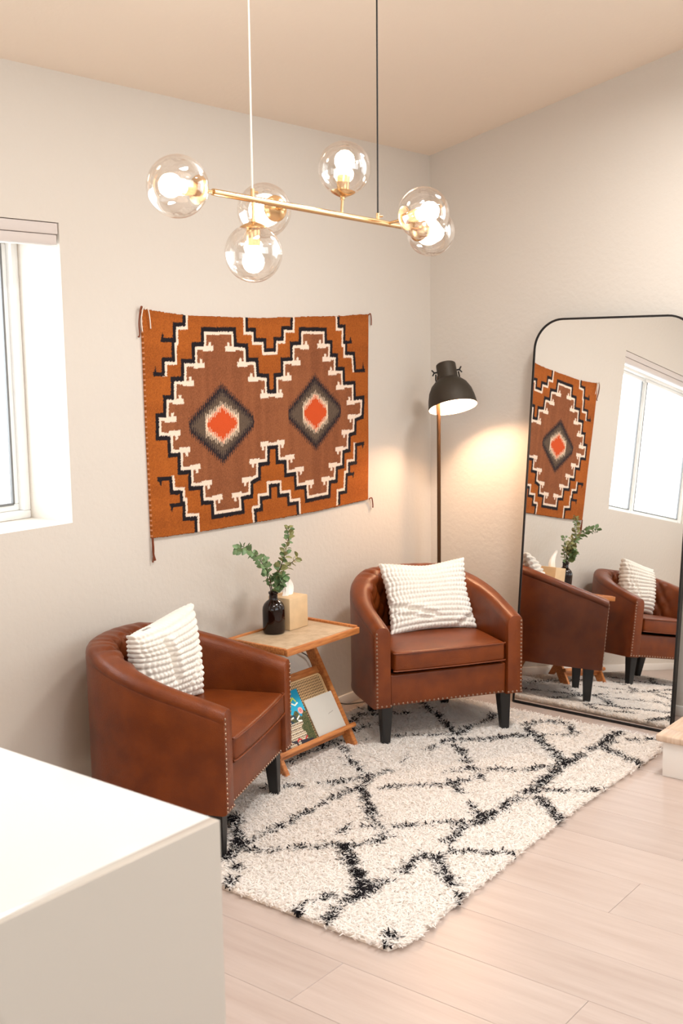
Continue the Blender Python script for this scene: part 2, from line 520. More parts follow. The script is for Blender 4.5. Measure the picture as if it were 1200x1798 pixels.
# raised blind tucked in the top of the reveal
bl = root('window_blind', (-3.025, 0.0, 1.944), 0, 'white slatted blind raised to the top of the window', 'blind')
link('valance', box_me('valance', -0.822, 0.822, 0.002, 0.012, 0.034, 0.070, BLIND, 0.003), bl)
link('bottom_rail', box_me('bottom_rail', -0.818, 0.818, 0.005, 0.013, 0.001, 0.0325, BLIND, 0.003), bl)
link('headrail', box_me('headrail', -0.815, 0.815, 0.014, 0.060, 0.028, 0.068, BLIND, 0.002), bl)
for k in range(4):
    link('slat', box_me('slat', -0.812, 0.812, 0.014, 0.062, 0.0005 + k * 0.0065, 0.0055 + k * 0.0065, BLIND, 0.001), bl)

# ------------------------------------------------------------------ peninsula counter (foreground)
pn = root('kitchen_peninsula', (-4.05, -1.0, 0), 0, 'white quartz kitchen peninsula in the left foreground', 'counter')
link('countertop', box_me('countertop', -0.50, 0.505, -0.9695, 0.995, 0.88, 0.92, QUARTZ, 0.001), pn)
wq = bpy.data.materials.new('shaded_veined_quartz'); wq.use_nodes = True  # same quartz as the top, its colour darkened for the side's shade
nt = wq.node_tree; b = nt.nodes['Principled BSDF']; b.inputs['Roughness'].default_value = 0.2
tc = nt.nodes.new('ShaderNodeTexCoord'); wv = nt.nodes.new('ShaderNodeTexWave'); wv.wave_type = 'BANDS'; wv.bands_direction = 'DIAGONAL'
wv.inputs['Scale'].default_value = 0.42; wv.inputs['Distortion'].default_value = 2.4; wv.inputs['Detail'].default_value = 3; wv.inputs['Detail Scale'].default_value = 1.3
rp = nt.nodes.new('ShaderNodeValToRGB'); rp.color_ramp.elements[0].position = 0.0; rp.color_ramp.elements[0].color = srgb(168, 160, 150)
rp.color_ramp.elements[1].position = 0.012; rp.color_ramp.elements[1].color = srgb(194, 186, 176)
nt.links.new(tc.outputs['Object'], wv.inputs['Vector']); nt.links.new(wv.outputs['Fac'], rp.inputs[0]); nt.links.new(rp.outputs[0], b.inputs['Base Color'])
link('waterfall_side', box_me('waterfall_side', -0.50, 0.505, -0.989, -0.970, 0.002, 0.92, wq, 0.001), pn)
link('cabinet', box_me('cabinet', -0.48, 0.47, -0.9685, 0.995, 0.08, 0.879, TRIM, 0.002), pn)
link('toe_kick', box_me('toe_kick', -0.42, 0.44, -0.948, 0.995, 0.0, 0.08, BLACKW), pn)
for k in range(4):
    y0 = -0.945 + k * 0.485
    link('back_panel', box_me('back_panel', 0.471, 0.486, y0, y0 + 0.48, 0.002, 0.80, OAKP, 0.002), pn)
link('apron', box_me('apron', 0.471, 0.498, -0.948, 0.995, 0.802, 0.879, QUARTZ, 0.002), pn)

# ------------------------------------------------------------------ stair foot at the right edge
st = root('stair_step', (-0.735, -1.50, 0), 0, 'white stair step with a pale oak tread beside the mirror', 'stair')
link('riser', box_me('riser', 0.016, 0.036, -1.2, -0.006, 0.0, 0.138, TRIM, 0.002), st)
link('stringer', box_me('stringer', 0.037, 0.72, -0.026, -0.006, 0.0, 0.138, TRIM, 0.002), st)
link('step_body', box_me('step_body', 0.037, 0.72, -1.2, -0.027, 0.0, 0.137, TRIM), st)
TREAD = mat('pale_oak_tread', srgb(206, 182, 160), 0.45, var=0.4, vscale=8, stretch=(1, 10, 1), vary_col=srgb(188, 160, 136))
link('nosing', box_me('nosing', -0.012, 0.075, -1.2, 0.012, 0.139, 0.166, TREAD, 0.007, 3), st)
link('side_nosing', box_me('side_nosing', 0.077, 0.72, -0.055, 0.012, 0.139, 0.166, TREAD, 0.007, 3), st)
link('tread', box_me('tread', 0.077, 0.72, -1.2, -0.057, 0.139, 0.165, TREAD, 0.002), st)

# ------------------------------------------------------------------ tapestry
MED= [(-1550, 1666), (-1553, 1611), (-1602, 1610), (-1604, 1548), (-1661, 1549), (-1664, 1483), (-1716, 1485), (-1719, 1418), (-1757, 1419), (-1760, 1354), (-1796, 1355), (-1799, 1290), (-1742, 1286), (-1742, 1223), (-1693, 1221), (-1695, 1155), (-1641, 1152), (-1643, 1090), (-1581, 1086), (-1581, 1028), (-1527, 1024), (-1525, 967), (-1370, 967), (-1373, 1022), (-1316, 1023), (-1313, 1077), (-1268, 1090), (-1266, 1146), (-1212, 1148), (-1210, 1211), (-1144, 1211), (-1144, 1147), (-1093, 1146), (-1092, 1088), (-1033, 1090), (-1029, 1028), (-967, 1027), (-962, 968), (-819, 971), (-814, 1031), (-767, 1032), (-764, 1088), (-719, 1091), (-716, 1155), (-674, 1160), (-670, 1226), (-628, 1233), (-623, 1291), (-571, 1301), (-564, 1372), (-628, 1370), (-628, 1439), (-702, 1439), (-705, 1502), (-755, 1503), (-752, 1561), (-794, 1562), (-790, 1617), (-828, 1618), (-829, 1671), (-982, 1671), (-984, 1614), (-1039, 1612), (-1041, 1549), (-1100, 1548), (-1102, 1487), (-1146, 1486), (-1148, 1420), (-1206, 1421), (-1205, 1484), (-1264, 1489), (-1267, 1549), (-1323, 1549), (-1324, 1604), (-1388, 1609), (-1391, 1667)]
STEPS= [[(-1644, 1730), (-1646, 1684), (-1696, 1683), (-1699, 1627), (-1706, 1627), (-1709, 1556), (-1759, 1557), (-1762, 1505)], [(-1741, 1138), (-1740, 1084), (-1690, 1079), (-1690, 1038), (-1679, 1037), (-1680, 978), (-1618, 973), (-1620, 904)], [(-1319, 1718), (-1321, 1667), (-1275, 1667), (-1274, 1627), (-1217, 1627), (-1216, 1587), (-1144, 1587), (-1141, 1631), (-1095, 1632), (-1093, 1675), (-1037, 1676), (-1035, 1724)], [(-739, 1735), (-738, 1686), (-697, 1686), (-699, 1617), (-685, 1617), (-686, 1570), (-629, 1568), (-621, 1496)], [(-1296, 906), (-1300, 964), (-1260, 964), (-1263, 1010), (-1206, 1008), (-1207, 1055), (-1138, 1052), (-1139, 1008), (-1080, 1006), (-1078, 967), (-1020, 965), (-1019, 902)], [(-624, 1181), (-626, 1100), (-675, 1100), (-676, 1053), (-693, 1052), (-699, 976), (-747, 975), (-751, 916)]]
HOOKS= [[(-1774, 1643), (-1700, 1643), (-1701, 1627), (-1777, 1627)], [(-1777, 1627), (-1765, 1664), (-1759, 1643)], [(-1819, 1521), (-1765, 1519), (-1766, 1504), (-1819, 1506)], [(-1819, 1506), (-1806, 1542), (-1802, 1520)], [(-1817, 1140), (-1746, 1136), (-1747, 1122), (-1814, 1125)], [(-1816, 1138), (-1798, 1101), (-1794, 1125)], [(-1762, 1037), (-1690, 1032), (-1691, 1019), (-1754, 1020)], [(-1762, 1037), (-1749, 1003), (-1741, 1020)], [(-694, 1630), (-634, 1633), (-634, 1620), (-694, 1618)], [(-634, 1620), (-645, 1653), (-653, 1630)], [(-621, 1506), (-540, 1508), (-540, 1493), (-618, 1492)], [(-540, 1493), (-557, 1540), (-561, 1505)], [(-620, 1179), (-554, 1184), (-556, 1169), (-619, 1165)], [(-553, 1184), (-566, 1149), (-575, 1171)], [(-688, 1050), (-630, 1053), (-632, 1039), (-690, 1038)], [(-628, 1053), (-639, 1020), (-646, 1041)]]
RUG= [(3, [(-128.3, -24.6), (-127.6, -28.5), (-123.3, -31.6), (-117.3, -28.3)]), (2, [(-121.3, -31.5), (-112.5, -33.4)]), (2, [(-148.0, -31.8), (-135.3, -30.5), (-124.6, -32.7)]), (4, [(-121.3, -35.9), (-124.8, -42.2)]), (3, [(-129.0, -46.1), (-134.5, -54.5), (-138.5, -61.6), (-140.5, -66.4)]), (1, [(-140.5, -66.4), (-131.1, -68.1)]), (2, [(-174.0, -40.5), (-168.8, -41.8), (-165.4, -48.8), (-161.9, -51.2)]), (2, [(-157.2, -55.4), (-152.7, -59.2), (-147.4, -61.7), (-141.7, -67.2)]), (3, [(-141.1, -66.8), (-148.0, -68.1), (-152.9, -68.5)]), (4, [(-152.2, -69.3), (-153.5, -72.2), (-161.3, -79.3), (-167.2, -86.2), (-172.8, -90.8)]), (2, [(-152.9, -68.5), (-157.7, -67.6), (-165.0, -67.6), (-171.4, -67.6), (-179.7, -68.0), (-189.6, -68.7), (-194.9, -68.3), (-202.0, -68.3), (-210.4, -69.0), (-212.8, -65.7)]), (5, [(-201.0, -52.0), (-197.6, -50.7), (-205.9, -59.2), (-212.1, -65.7)]), (2, [(-147.4, -76.0), (-143.9, -78.5)]), (2, [(-176.5, -93.6), (-178.9, -88.3), (-181.8, -86.4), (-187.6, -89.1)]), (2, [(-80.3, -8.5), (-75.8, -13.1)]), (2, [(-102.7, -30.3), (-95.9, -30.4), (-89.0, -32.0)]), (1, [(-108.5, -39.1), (-106.1, -40.9)]), (3, [(-66.5, -48.6), (-74.6, -57.2), (-80.9, -64.5), (-82.5, -68.0)]), (2, [(-81.1, -67.1), (-71.3, -66.2), (-64.3, -67.1), (-57.4, -67.6), (-47.5, -65.7)]), (2, [(-99.6, -46.8), (-95.1, -50.3), (-90.7, -56.5), (-86.8, -60.5), (-83.6, -63.6)]), (1, [(-121.4, -66.7), (-112.6, -66.3), (-104.9, -66.7), (-96.6, -67.6), (-89.5, -69.3)]), (3, [(-92.7, -67.6), (-88.9, -68.9), (-86.7, -71.9), (-83.2, -75.4), (-80.0, -79.8), (-74.8, -82.9), (-70.6, -86.0), (-65.7, -91.3)]), (3, [(-92.2, -71.0), (-99.2, -79.8), (-106.8, -86.9), (-111.7, -92.3)]), (2, [(-121.0, -86.4), (-114.6, -89.4), (-111.7, -92.3)]), (2, [(-146.1, -77.6), (-141.8, -80.4), (-139.5, -82.3)]), (2, [(-137.5, -85.1), (-135.0, -88.6), (-128.6, -91.9), (-122.7, -97.9), (-117.0, -98.9)]), (3, [(-112.9, -96.5), (-117.8, -100.0)]), (2, [(-110.5, -96.2), (-106.1, -101.1), (-102.9, -105.5), (-100.6, -109.9), (-92.8, -113.6)]), (2, [(-127.2, -93.9), (-133.7, -100.2), (-133.6, -103.5)]), (3, [(-141.8, -109.7), (-144.2, -114.3), (-150.5, -119.2)]), (4, [(-156.2, -120.6), (-147.2, -119.8), (-138.4, -120.4), (-131.4, -120.0), (-122.0, -120.6), (-115.9, -120.4), (-105.0, -120.0)]), (3, [(-156.2, -120.6), (-159.7, -117.6), (-166.9, -120.1), (-172.4, -119.6)]), (3, [(-171.2, -100.0), (-166.2, -105.1)]), (2, [(-163.6, -107.6), (-161.1, -110.2), (-156.0, -115.3), (-154.3, -119.5)]), (3, [(-56.2, -83.0), (-61.0, -89.4), (-65.3, -94.8), (-73.4, -102.7)]), (3, [(-56.8, -83.5), (-50.7, -84.6), (-45.9, -88.3), (-44.1, -92.3)]), (3, [(-43.9, -95.6), (-46.4, -99.6), (-53.0, -104.8)]), (1, [(-54.5, -105.6), (-57.8, -102.4), (-60.2, -97.7), (-64.1, -93.7)]), (4, [(-64.1, -93.7), (-73.3, -102.8), (-78.0, -109.3), (-85.4, -116.6)]), (2, [(-104.0, -105.2), (-101.1, -109.2), (-95.1, -111.6), (-91.0, -116.1), (-88.0, -117.9)]), (4, [(-129.5, -119.6), (-123.5, -120.5), (-116.1, -120.2), (-105.2, -119.7), (-97.2, -119.3), (-87.7, -118.3), (-82.1, -118.8), (-74.0, -118.7)]), (2, [(-74.0, -118.7), (-64.0, -118.4), (-60.1, -121.1)]), (4, [(-59.4, -120.7), (-48.6, -118.0), (-40.5, -119.5)]), (2, [(-53.1, -120.1), (-53.5, -123.7), (-48.0, -125.8), (-45.6, -129.2), (-40.8, -134.5)]), (3, [(-60.9, -122.6), (-64.9, -130.0), (-67.6, -135.1), (-68.3, -139.1), (-76.4, -145.8)]), (4, [(-117.2, -120.8), (-123.5, -126.8), (-126.9, -132.2), (-131.7, -137.3), (-138.6, -144.7)]), (2, [(-114.1, -122.8), (-112.8, -127.9), (-108.1, -134.4), (-103.6, -139.5)]), (3, [(-103.0, -139.2), (-100.8, -141.2), (-103.8, -145.7)]), (4, [(-210.0, -62.2), (-213.9, -68.2), (-218.1, -69.0), (-223.7, -72.1)]), (4, [(-222.7, -75.6), (-225.7, -77.7)]), (3, [(-230.7, -81.0), (-237.0, -84.0)]), (2, [(-214.3, -70.9), (-212.0, -76.3), (-207.7, -79.9), (-203.1, -84.0), (-199.1, -89.5), (-194.4, -91.5), (-192.9, -94.6)]), (5, [(-194.0, -95.4), (-200.4, -101.8), (-205.6, -109.1), (-212.1, -116.0), (-217.7, -119.6)]), (3, [(-217.7, -119.6), (-221.6, -116.2), (-222.5, -114.9)]), (2, [(-222.8, -112.6), (-225.5, -110.8), (-228.9, -109.7)]), (3, [(-232.1, -109.1), (-236.6, -111.6)]), (3, [(-234.8, -120.9), (-229.7, -119.3), (-224.2, -118.9), (-219.1, -119.4), (-210.8, -119.6), (-205.0, -119.9), (-196.1, -120.1), (-189.2, -119.2), (-179.6, -119.4)]), (5, [(-234.7, -141.8), (-229.3, -139.7)]), (3, [(-229.6, -143.4), (-229.8, -143.8)]), (2, [(-192.3, -95.5), (-187.9, -99.2), (-184.1, -102.1), (-178.7, -100.3), (-174.6, -95.2)]), (3, [(-181.6, -121.0), (-190.0, -130.0), (-195.8, -137.1), (-203.0, -145.6)]), (2, [(-177.6, -124.1), (-173.1, -131.2), (-167.4, -139.0), (-167.0, -145.6)])]

def seg_dist(P, A, B, cheb=True):
    d = B - A; L2 = float(d @ d) + 1e-12
    t = np.clip(((P - A) @ d) / L2, 0, 1)
    q = P - (A + t[:, None] * d)
    return np.abs(q).max(1) if cheb else np.sqrt((q ** 2).sum(1))

def in_poly(P, poly):
    x, y = P[:, 0], P[:, 1]; r = np.zeros(len(P), bool); n = len(poly)
    for i in range(n):
        x1, y1 = poly[i]; x2, y2 = poly[(i + 1) % n]
        if y1 == y2: continue
        c = ((y1 > y) != (y2 > y)) & (x < (x2 - x1) * (y - y1) / (y2 - y1) + x1)
        r ^= c
    return r

def lin(c): return np.array(srgb(*c)[:3])

def tapestry():
    x0, x1 = -1859.0, -514.0
    nu, nv = 449, 277
    U, Vv = np.meshgrid(np.linspace(0, 1, nu), np.linspace(0, 1, nv))
    # edge curves (mm), measured as hung
    topx = np.array([-1859, -1750, -1636, -1423, -1227, -1017, -711, -513.0]); topz = np.array([1746, 1733, 1725, 1722, 1720, 1728, 1737, 1748.0])
    botx = np.array([-1851, -1612, -1290, -890, -528.0]); botz = np.array([920, 911, 907, 907, 917.0])
    lx = np.interp(Vv, [0, 0.5, 1], [-1851, -1857, -1859]); rx = np.interp(Vv, [0, 0.5, 1], [-528, -520, -513])
    X = lx + (rx - lx) * U
    Z = np.interp(X, botx, botz) * (1 - Vv) + np.interp(X, topx, topz) * Vv
    wob = RNG.normal(0, 1.2, (2, nu))
    Z[0] += wob[0]; Z[-1] += wob[1]
    P = np.stack([X.ravel(), Z.ravel()], 1)
    Pn = P + RNG.normal(0, 0.7, P.shape)
    colr = np.empty((len(P), 3))
    orange, orange2 = lin((176, 96, 34)), lin((140, 72, 24))
    # slow woven variation, in rows and columns
    rowv = np.repeat(np.interp(np.arange(nv), np.arange(0, nv + 12, 12), RNG.random(len(range(0, nv + 12, 12))))[:, None], nu, 1).ravel()
    colv = np.repeat(np.interp(np.arange(nu), np.arange(0, nu + 7, 7), RNG.random(len(range(0, nu + 7, 7))))[None, :], nv, 0).ravel()
    f = np.clip(0.55 * rowv + 0.2 * colv + RNG.normal(0.12, 0.26, len(P)), 0, 1)
    colr[:] = orange * (1 - f[:, None]) + orange2 * f[:, None]
    black, white = lin((28, 22, 26)), lin((236, 214, 194))
    med = np.array(MED, float)
    inside = in_poly(Pn, MED)
    g = np.clip(0.55 * colv + 0.25 * rowv + RNG.normal(0.1, 0.28, len(P)), 0, 1)
    brown, brown2 = lin((150, 92, 58)), lin((122, 70, 42))
    colr[inside] = (brown * (1 - g[:, None]) + brown2 * g[:, None])[inside]
    D = np.full(len(P), 1e9)
    n = len(med)
    for i in range(n): D = np.minimum(D, seg_dist(Pn, med[i], med[(i + 1) % n]))
    # diamonds: serrated bands
    def dia(cx, cz, hx, hz, fl, hox, hoz, flo, hwz):
        dx = np.abs(Pn[:, 0] - cx); dz = np.abs(Pn[:, 1] - cz)
        tri = lambda per, ph=0.0: np.abs(((P[:, 0] / per + ph) % 1) * 2 - 1)
        def lim(h_x, h_z, flat, amp, per, ph=0.0): return h_z - (h_z - flat) * dx / h_x - amp * tri(per, ph)
        t1 = (dx < hx) & (dz < lim(hx, hz, fl, 26, 11.0))
        t2 = (dx < hx - 6) & (dz < lim(hx, hz - 30, fl - 24, 30, 11.0, 0.5))
        t3 = (dx < hox + 9) & (dz < lim(hox + 9, hwz, flo + 22, 34, 10.0))
        t4 = (dx < hox) & (dz < lim(hox, hoz + 12, flo, 28, 10.0, 0.5))
        sp = RNG.random(len(P))
        gcol = lin((104, 86, 70)) * (1 - sp[:, None] * 0.5) + lin((60, 50, 46)) * sp[:, None] * 0.5
        colr[t1] = lin((44, 34, 36)); colr[t2] = gcol[t2]
        colr[t3] = lin((226, 200, 172)); colr[t4] = lin((204, 80, 36))
    dia(-1465, 1314, 180, 166, 34, 84, 68, 26, 92)
    dia(-899, 1330, 177, 171, 36, 76, 74, 30, 98)
    colr[(~inside) & (D < 17)] = black
    colr[inside & (D < 11.5)] = white
    # hooked bars at every inward corner of the medallion
    ar = sum(med[i][0] * med[(i + 1) % n][1] - med[(i + 1) % n][0] * med[i][1] for i in range(n))
    sgn = 1 if ar > 0 else -1
    for i in range(n):
        a, c, e = med[i - 1], med[i], med[(i + 1) % n]
        u1, u2 = c - a, e - c
        cr_ = (u1[0] * u2[1] - u1[1] * u2[0]) * sgn
        if cr_ > 0: continue                       # only reflex corners carry a hook
        hor = u1 if abs(u1[0]) > abs(u1[1]) else -u2
        ver = u2 if abs(u1[0]) > abs(u1[1]) else -u1
        s = 1 if hor[0] > 0 else -1
        up_ = 1 if c[1] > 1320 else -1
        near_v = abs(c[0] + 1178) < 60
        bx0, bx1 = sorted((c[0] - s * 8, c[0] + s * (40 if near_v else 50)))
        zl, zh = sorted((c[1] + up_ * 2, c[1] - up_ * 18))
        m1 = inside & (Pn[:, 0] > bx0) & (Pn[:, 0] < bx1) & (Pn[:, 1] > zl) & (Pn[:, 1] < zh)
        tx = c[0] + s * (26 if near_v else 31)
        zl, zh = sorted((c[1], c[1] + up_ * 16))
        m2 = inside & (np.abs(Pn[:, 0] - tx) < 6.5) & (Pn[:, 1] > zl) & (Pn[:, 1] < zh)
        colr[m1 | m2] = white
    # outer stepped lines, black on one side and white on the other
    far = 400
    close = [(-3000, 'l'), (-3000, 'l'), (None, 'u'), (0, 'r'), (None, 'd'), (0, 'r')]
    for S, (cx_, side) in zip(STEPS, close):
        q = np.array(S, float)
        if side == 'l': poly = S + [(-3000, S[-1][1]), (-3000, S[0][1])]
        elif side == 'r': poly = S + [(0, S[-1][1]), (0, S[0][1])]
        elif side == 'u': poly = S + [(S[-1][0], 2500), (S[0][0], 2500)]
        else: poly = S + [(S[-1][0], 200), (S[0][0], 200)]
        ins = in_poly(Pn, poly)
        d = np.full(len(P), 1e9)
        for i in range(len(q) - 1): d = np.minimum(d, seg_dist(Pn, q[i], q[i + 1]))
        lo, hi = min(S[0][1], S[-1][1]), max(S[0][1], S[-1][1])
        ok = (Pn[:, 1] > lo - 1) & (Pn[:, 1] < hi + 1) if side in 'lr' else np.ones(len(P), bool)
        colr[ins & (d < 16) & ok] = black
        colr[(~ins) & (d < 11) & ok] = white
    for Hk in HOOKS: colr[in_poly(Pn, Hk)] = black
    # pale overcast stitching along the selvedge
    ed = (U.ravel() < 0.0018) & (np.sin(P[:, 1] / 3.0) > 0.5)
    colr[ed] = lin((214, 150, 110))
    yy = -0.010 + 0.0012 * np.sin(X / 130) + 0.0010 * np.sin(Z / 90 + X / 300)
    front = np.stack([X.ravel() / 1000, yy.ravel(), Z.ravel() / 1000], 1)
    nf = len(front)
    idx = np.arange(nf).reshape(nv, nu)
    q = np.stack([idx[:-1, :-1], idx[:-1, 1:], idx[1:, 1:], idx[1:, :-1]], -1).reshape(-1, 4)
    border = np.concatenate([idx[0, :], idx[1:, -1], idx[-1, -2::-1], idx[-2:0:-1, 0]])
    back = front[border].copy(); back[:, 1] = -0.001
    bi = nf + np.arange(len(border))
    side = np.stack([border, bi, np.roll(bi, -1), np.roll(border, -1)], 1)
    V = np.concatenate([front, back]); V = V - np.array([-1.186, 0, 1.32])
    C = np.concatenate([colr, colr[border]])
    fastF = np.concatenate([q, side])
    return V, fastF, C

def fast_mesh(name, V, Fq, m, C=None, smooth=True):
    me = bpy.data.meshes.new(name)
    nvtx, nf, k = len(V), len(Fq), Fq.shape[1]
    me.vertices.add(nvtx); me.vertices.foreach_set('co', V.astype(np.float32).ravel())
    me.loops.add(nf * k); me.loops.foreach_set('vertex_index', Fq.astype(np.int32).ravel())
    me.polygons.add(nf); me.polygons.foreach_set('loop_start', (np.arange(nf) * k).astype(np.int32))
    me.polygons.foreach_set('loop_total', np.full(nf, k, np.int32))
    me.polygons.foreach_set('use_smooth', np.full(nf, smooth))
    if C is not None:
        at = me.color_attributes.new('Col', 'FLOAT_COLOR', 'POINT')
        at.data.foreach_set('color', np.concatenate([C, np.ones((nvtx, 1))], 1).astype(np.float32).ravel())
    me.materials.append(m)
    me.update(calc_edges=True)
    return me

tp = root('wall_tapestry', (-1.186, 0, 1.32), 0, 'orange and brown woven wall tapestry with two stepped diamond medallions', 'tapestry')
V, Fq, C = tapestry()
link('woven_panel', fast_mesh('woven_panel', V, Fq, WEAVE, C), tp)
def tassel(pts, m=STRING, r=0.0028):
    return link('tassel', tube_me('tassel', spline([(a + 1.186, b_, c - 1.32) for a, b_, c in pts], 6), r, m, 6), tp)
tassel([(-1.856, -0.012, 1.744), (-1.868, -0.016, 1.750), (-1.876, -0.012, 1.70), (-1.872, -0.008, 1.655), (-1.878, -0.008, 1.645)])
tassel([(-1.85, -0.012, 1.744), (-1.862, -0.02, 1.748), (-1.872, -0.02, 1.71), (-1.868, -0.018, 1.665)], WCORD, 0.0022)
tassel([(-1.846, -0.012, 1.742), (-1.838, -0.018, 1.746), (-1.832, -0.02, 1.71), (-1.828, -0.018, 1.675)], WCORD, 0.0022)
tassel([(-1.850, -0.012, 0.922), (-1.848, -0.010, 0.89), (-1.846, -0.008, 0.86), (-1.838, -0.008, 0.835)], STRING, 0.004)
tassel([(-1.850, -0.012, 0.922), (-1.849, -0.014, 0.88), (-1.850, -0.012, 0.845), (-1.852, -0.010, 0.83)])
tassel([(-0.514, -0.012, 1.746), (-0.500, -0.012, 1.75), (-0.492, -0.010, 1.725), (-0.490, -0.008, 1.70)])
tassel([(-0.528, -0.012, 0.918), (-0.508, -0.014, 0.922), (-0.495, -0.010, 0.895), (-0.492, -0.008, 0.875)])
tassel([(-0.528, -0.012, 0.918), (-0.515, -0.010, 0.915), (-0.505, -0.010, 0.89), (-0.503, -0.008, 0.868)], WCORD, 0.0022)

# ------------------------------------------------------------------ shag rug
def rug():
    X0, X1, Y0, Y1 = -2.362, -0.383, -1.445, -0.13
    def yfront(x): return np.interp(x, [-2.36, -2.30, -2.0, -1.6, -1.2, -0.8, -0.55, -0.42, -0.38], [-1.425, -1.452, -1.435, -1.415, -1.400, -1.405, -1.410, -1.385, -1.33])
    segs = []
    for th, pl in RUG:
        for a, c in zip(pl[:-1], pl[1:]): segs.append((np.array(a) / 100, np.array(c) / 100, th))
    segs += [(np.array(a), np.array(c), 3) for a, c in (((-0.67, -0.49), (-0.55, -0.30)), ((-0.55, -0.30), (-0.42, -0.20)), ((-1.10, -0.30), (-0.85, -0.18)),
             ((-2.0, -0.51), (-1.9, -0.25)), ((-1.9, -0.25), (-1.7, -0.18)), ((-2.3, -0.35), (-2.0, -0.51)), ((-0.85, -0.18), (-0.7, -0.35)))]
    def draw(sp, nb, wid, ln):
        gx = np.arange(X0, X1, sp); gy = np.arange(Y0 - 0.02, Y1, sp)
        G = np.stack(np.meshgrid(gx, gy), -1).reshape(-1, 2) + RNG.uniform(-sp * .6, sp * .6, (len(gx) * len(gy), 2))
        rag = 0.006 * np.sin(G[:, 0] * 90) + 0.004 * np.sin(G[:, 0] * 233)
        G = G[(G[:, 1] > yfront(G[:, 0]) + rag) & (G[:, 0] > X0 + 0.004 * np.sin(G[:, 1] * 120)) & (G[:, 0] < X1 + 0.005 * np.sin(G[:, 1] * 100))]
        D = np.full(len(G), 9.0)
        jit = G + RNG.normal(0, 0.006, G.shape)
        thv = {1: 0.0033, 2: 0.0062, 3: 0.0090, 4: 0.0120, 5: 0.0145}
        for a, c, th in segs: D = np.minimum(D, seg_dist(jit, a, c, False) / thv[th])
        # breaks along the lines, as in hand-tied wool
        gap = np.array([mnoise.noise(Vector((x * 22, y * 22, 3.0))) for x, y in G])
        dark = (D < 1 + 0.25 * gap) & ((gap > -0.22) | (D < 0.12))
        cream = lin((252, 248, 244)) * (1 - 0.07 * RNG.random((len(G), 1)))
        ink = lin((38, 34, 38)) * (0.6 + 0.9 * RNG.random((len(G), 1)))
        col = np.where(dark[:, None], ink, cream)
        N = len(G)
        Vs, Fs, Cs = [], [], []
        base = 0
        for b_ in range(nb):
            ang = RNG.uniform(0, 2 * PI, N); lean = RNG.uniform(0.6, 1.45, N)
            th = RNG.uniform(0, 2 * PI, N)
            L = ln * RNG.uniform(0.75, 1.2, N) * np.where(dark, 1.08, 1.0)
            ox = G[:, 0] + RNG.uniform(-sp, sp, N) * .5; oy = G[:, 1] + RNG.uniform(-sp, sp, N) * .5
            dx, dy = np.cos(th) * lean, np.sin(th) * lean
            wx, wy = np.cos(ang) * wid / 2, np.sin(ang) * wid / 2
            z0 = np.full(N, 0.006)
            mx, my, mz = ox + dx * L * .30, oy + dy * L * .30, z0 + L * .55
            tx, ty, tz = ox + dx * L * .85, oy + dy * L * .85, z0 + L * (0.98 - 0.30 * lean)
            v = np.stack([np.stack([ox - wx, oy - wy, z0], 1), np.stack([ox + wx, oy + wy, z0], 1),
                          np.stack([mx + wx * 1.1, my + wy * 1.1, mz], 1), np.stack([mx - wx * 1.1, my - wy * 1.1, mz], 1),
                          np.stack([tx + wx * .5, ty + wy * .5, tz], 1), np.stack([tx - wx * .5, ty - wy * .5, tz], 1)], 1).reshape(-1, 3)
            i0 = base + np.arange(N) * 6
            f1 = np.stack([i0, i0 + 1, i0 + 2, i0 + 3], 1); f2 = np.stack([i0 + 3, i0 + 2, i0 + 4, i0 + 5], 1)
            cc = np.repeat(col, 6, 0)
            Vs.append(v); Fs += [f1, f2]; Cs.append(cc); base += N * 6
        return np.concatenate(Vs), np.concatenate(Fs), np.concatenate(Cs)
    V, Fq, C = draw(0.0078, 3, 0.0054, 0.0225)
    bx = [(x, float(yfront(x)) + 0.006) for x in np.linspace(X0 + 0.006, X1 - 0.006, 30)]
    poly = bx + [(X1 - 0.006, Y1 - 0.006), (X0 + 0.006, Y1 - 0.006)]
    return V, Fq, C, poly
V, Fq, C, poly = rug()
rg = root('shag_rug', (-1.37, -0.78, 0), 0, 'cream shag rug with irregular black lattice lines under both armchairs', 'rug')
off = np.array([-1.37, -0.78, 0])
Vb, Fb = loft([[(x + 1.37, y + 0.78, z) for x, y in poly] for z in (0.0005, 0.010)], True, True, True)
link('backing', mesh('backing', Vb, Fb, mat('rug_backing', srgb(240, 234, 226), 0.95)), rg)
link('pile', fast_mesh('pile', V - off, Fq, PILE, C, False), rg, kind='stuff')

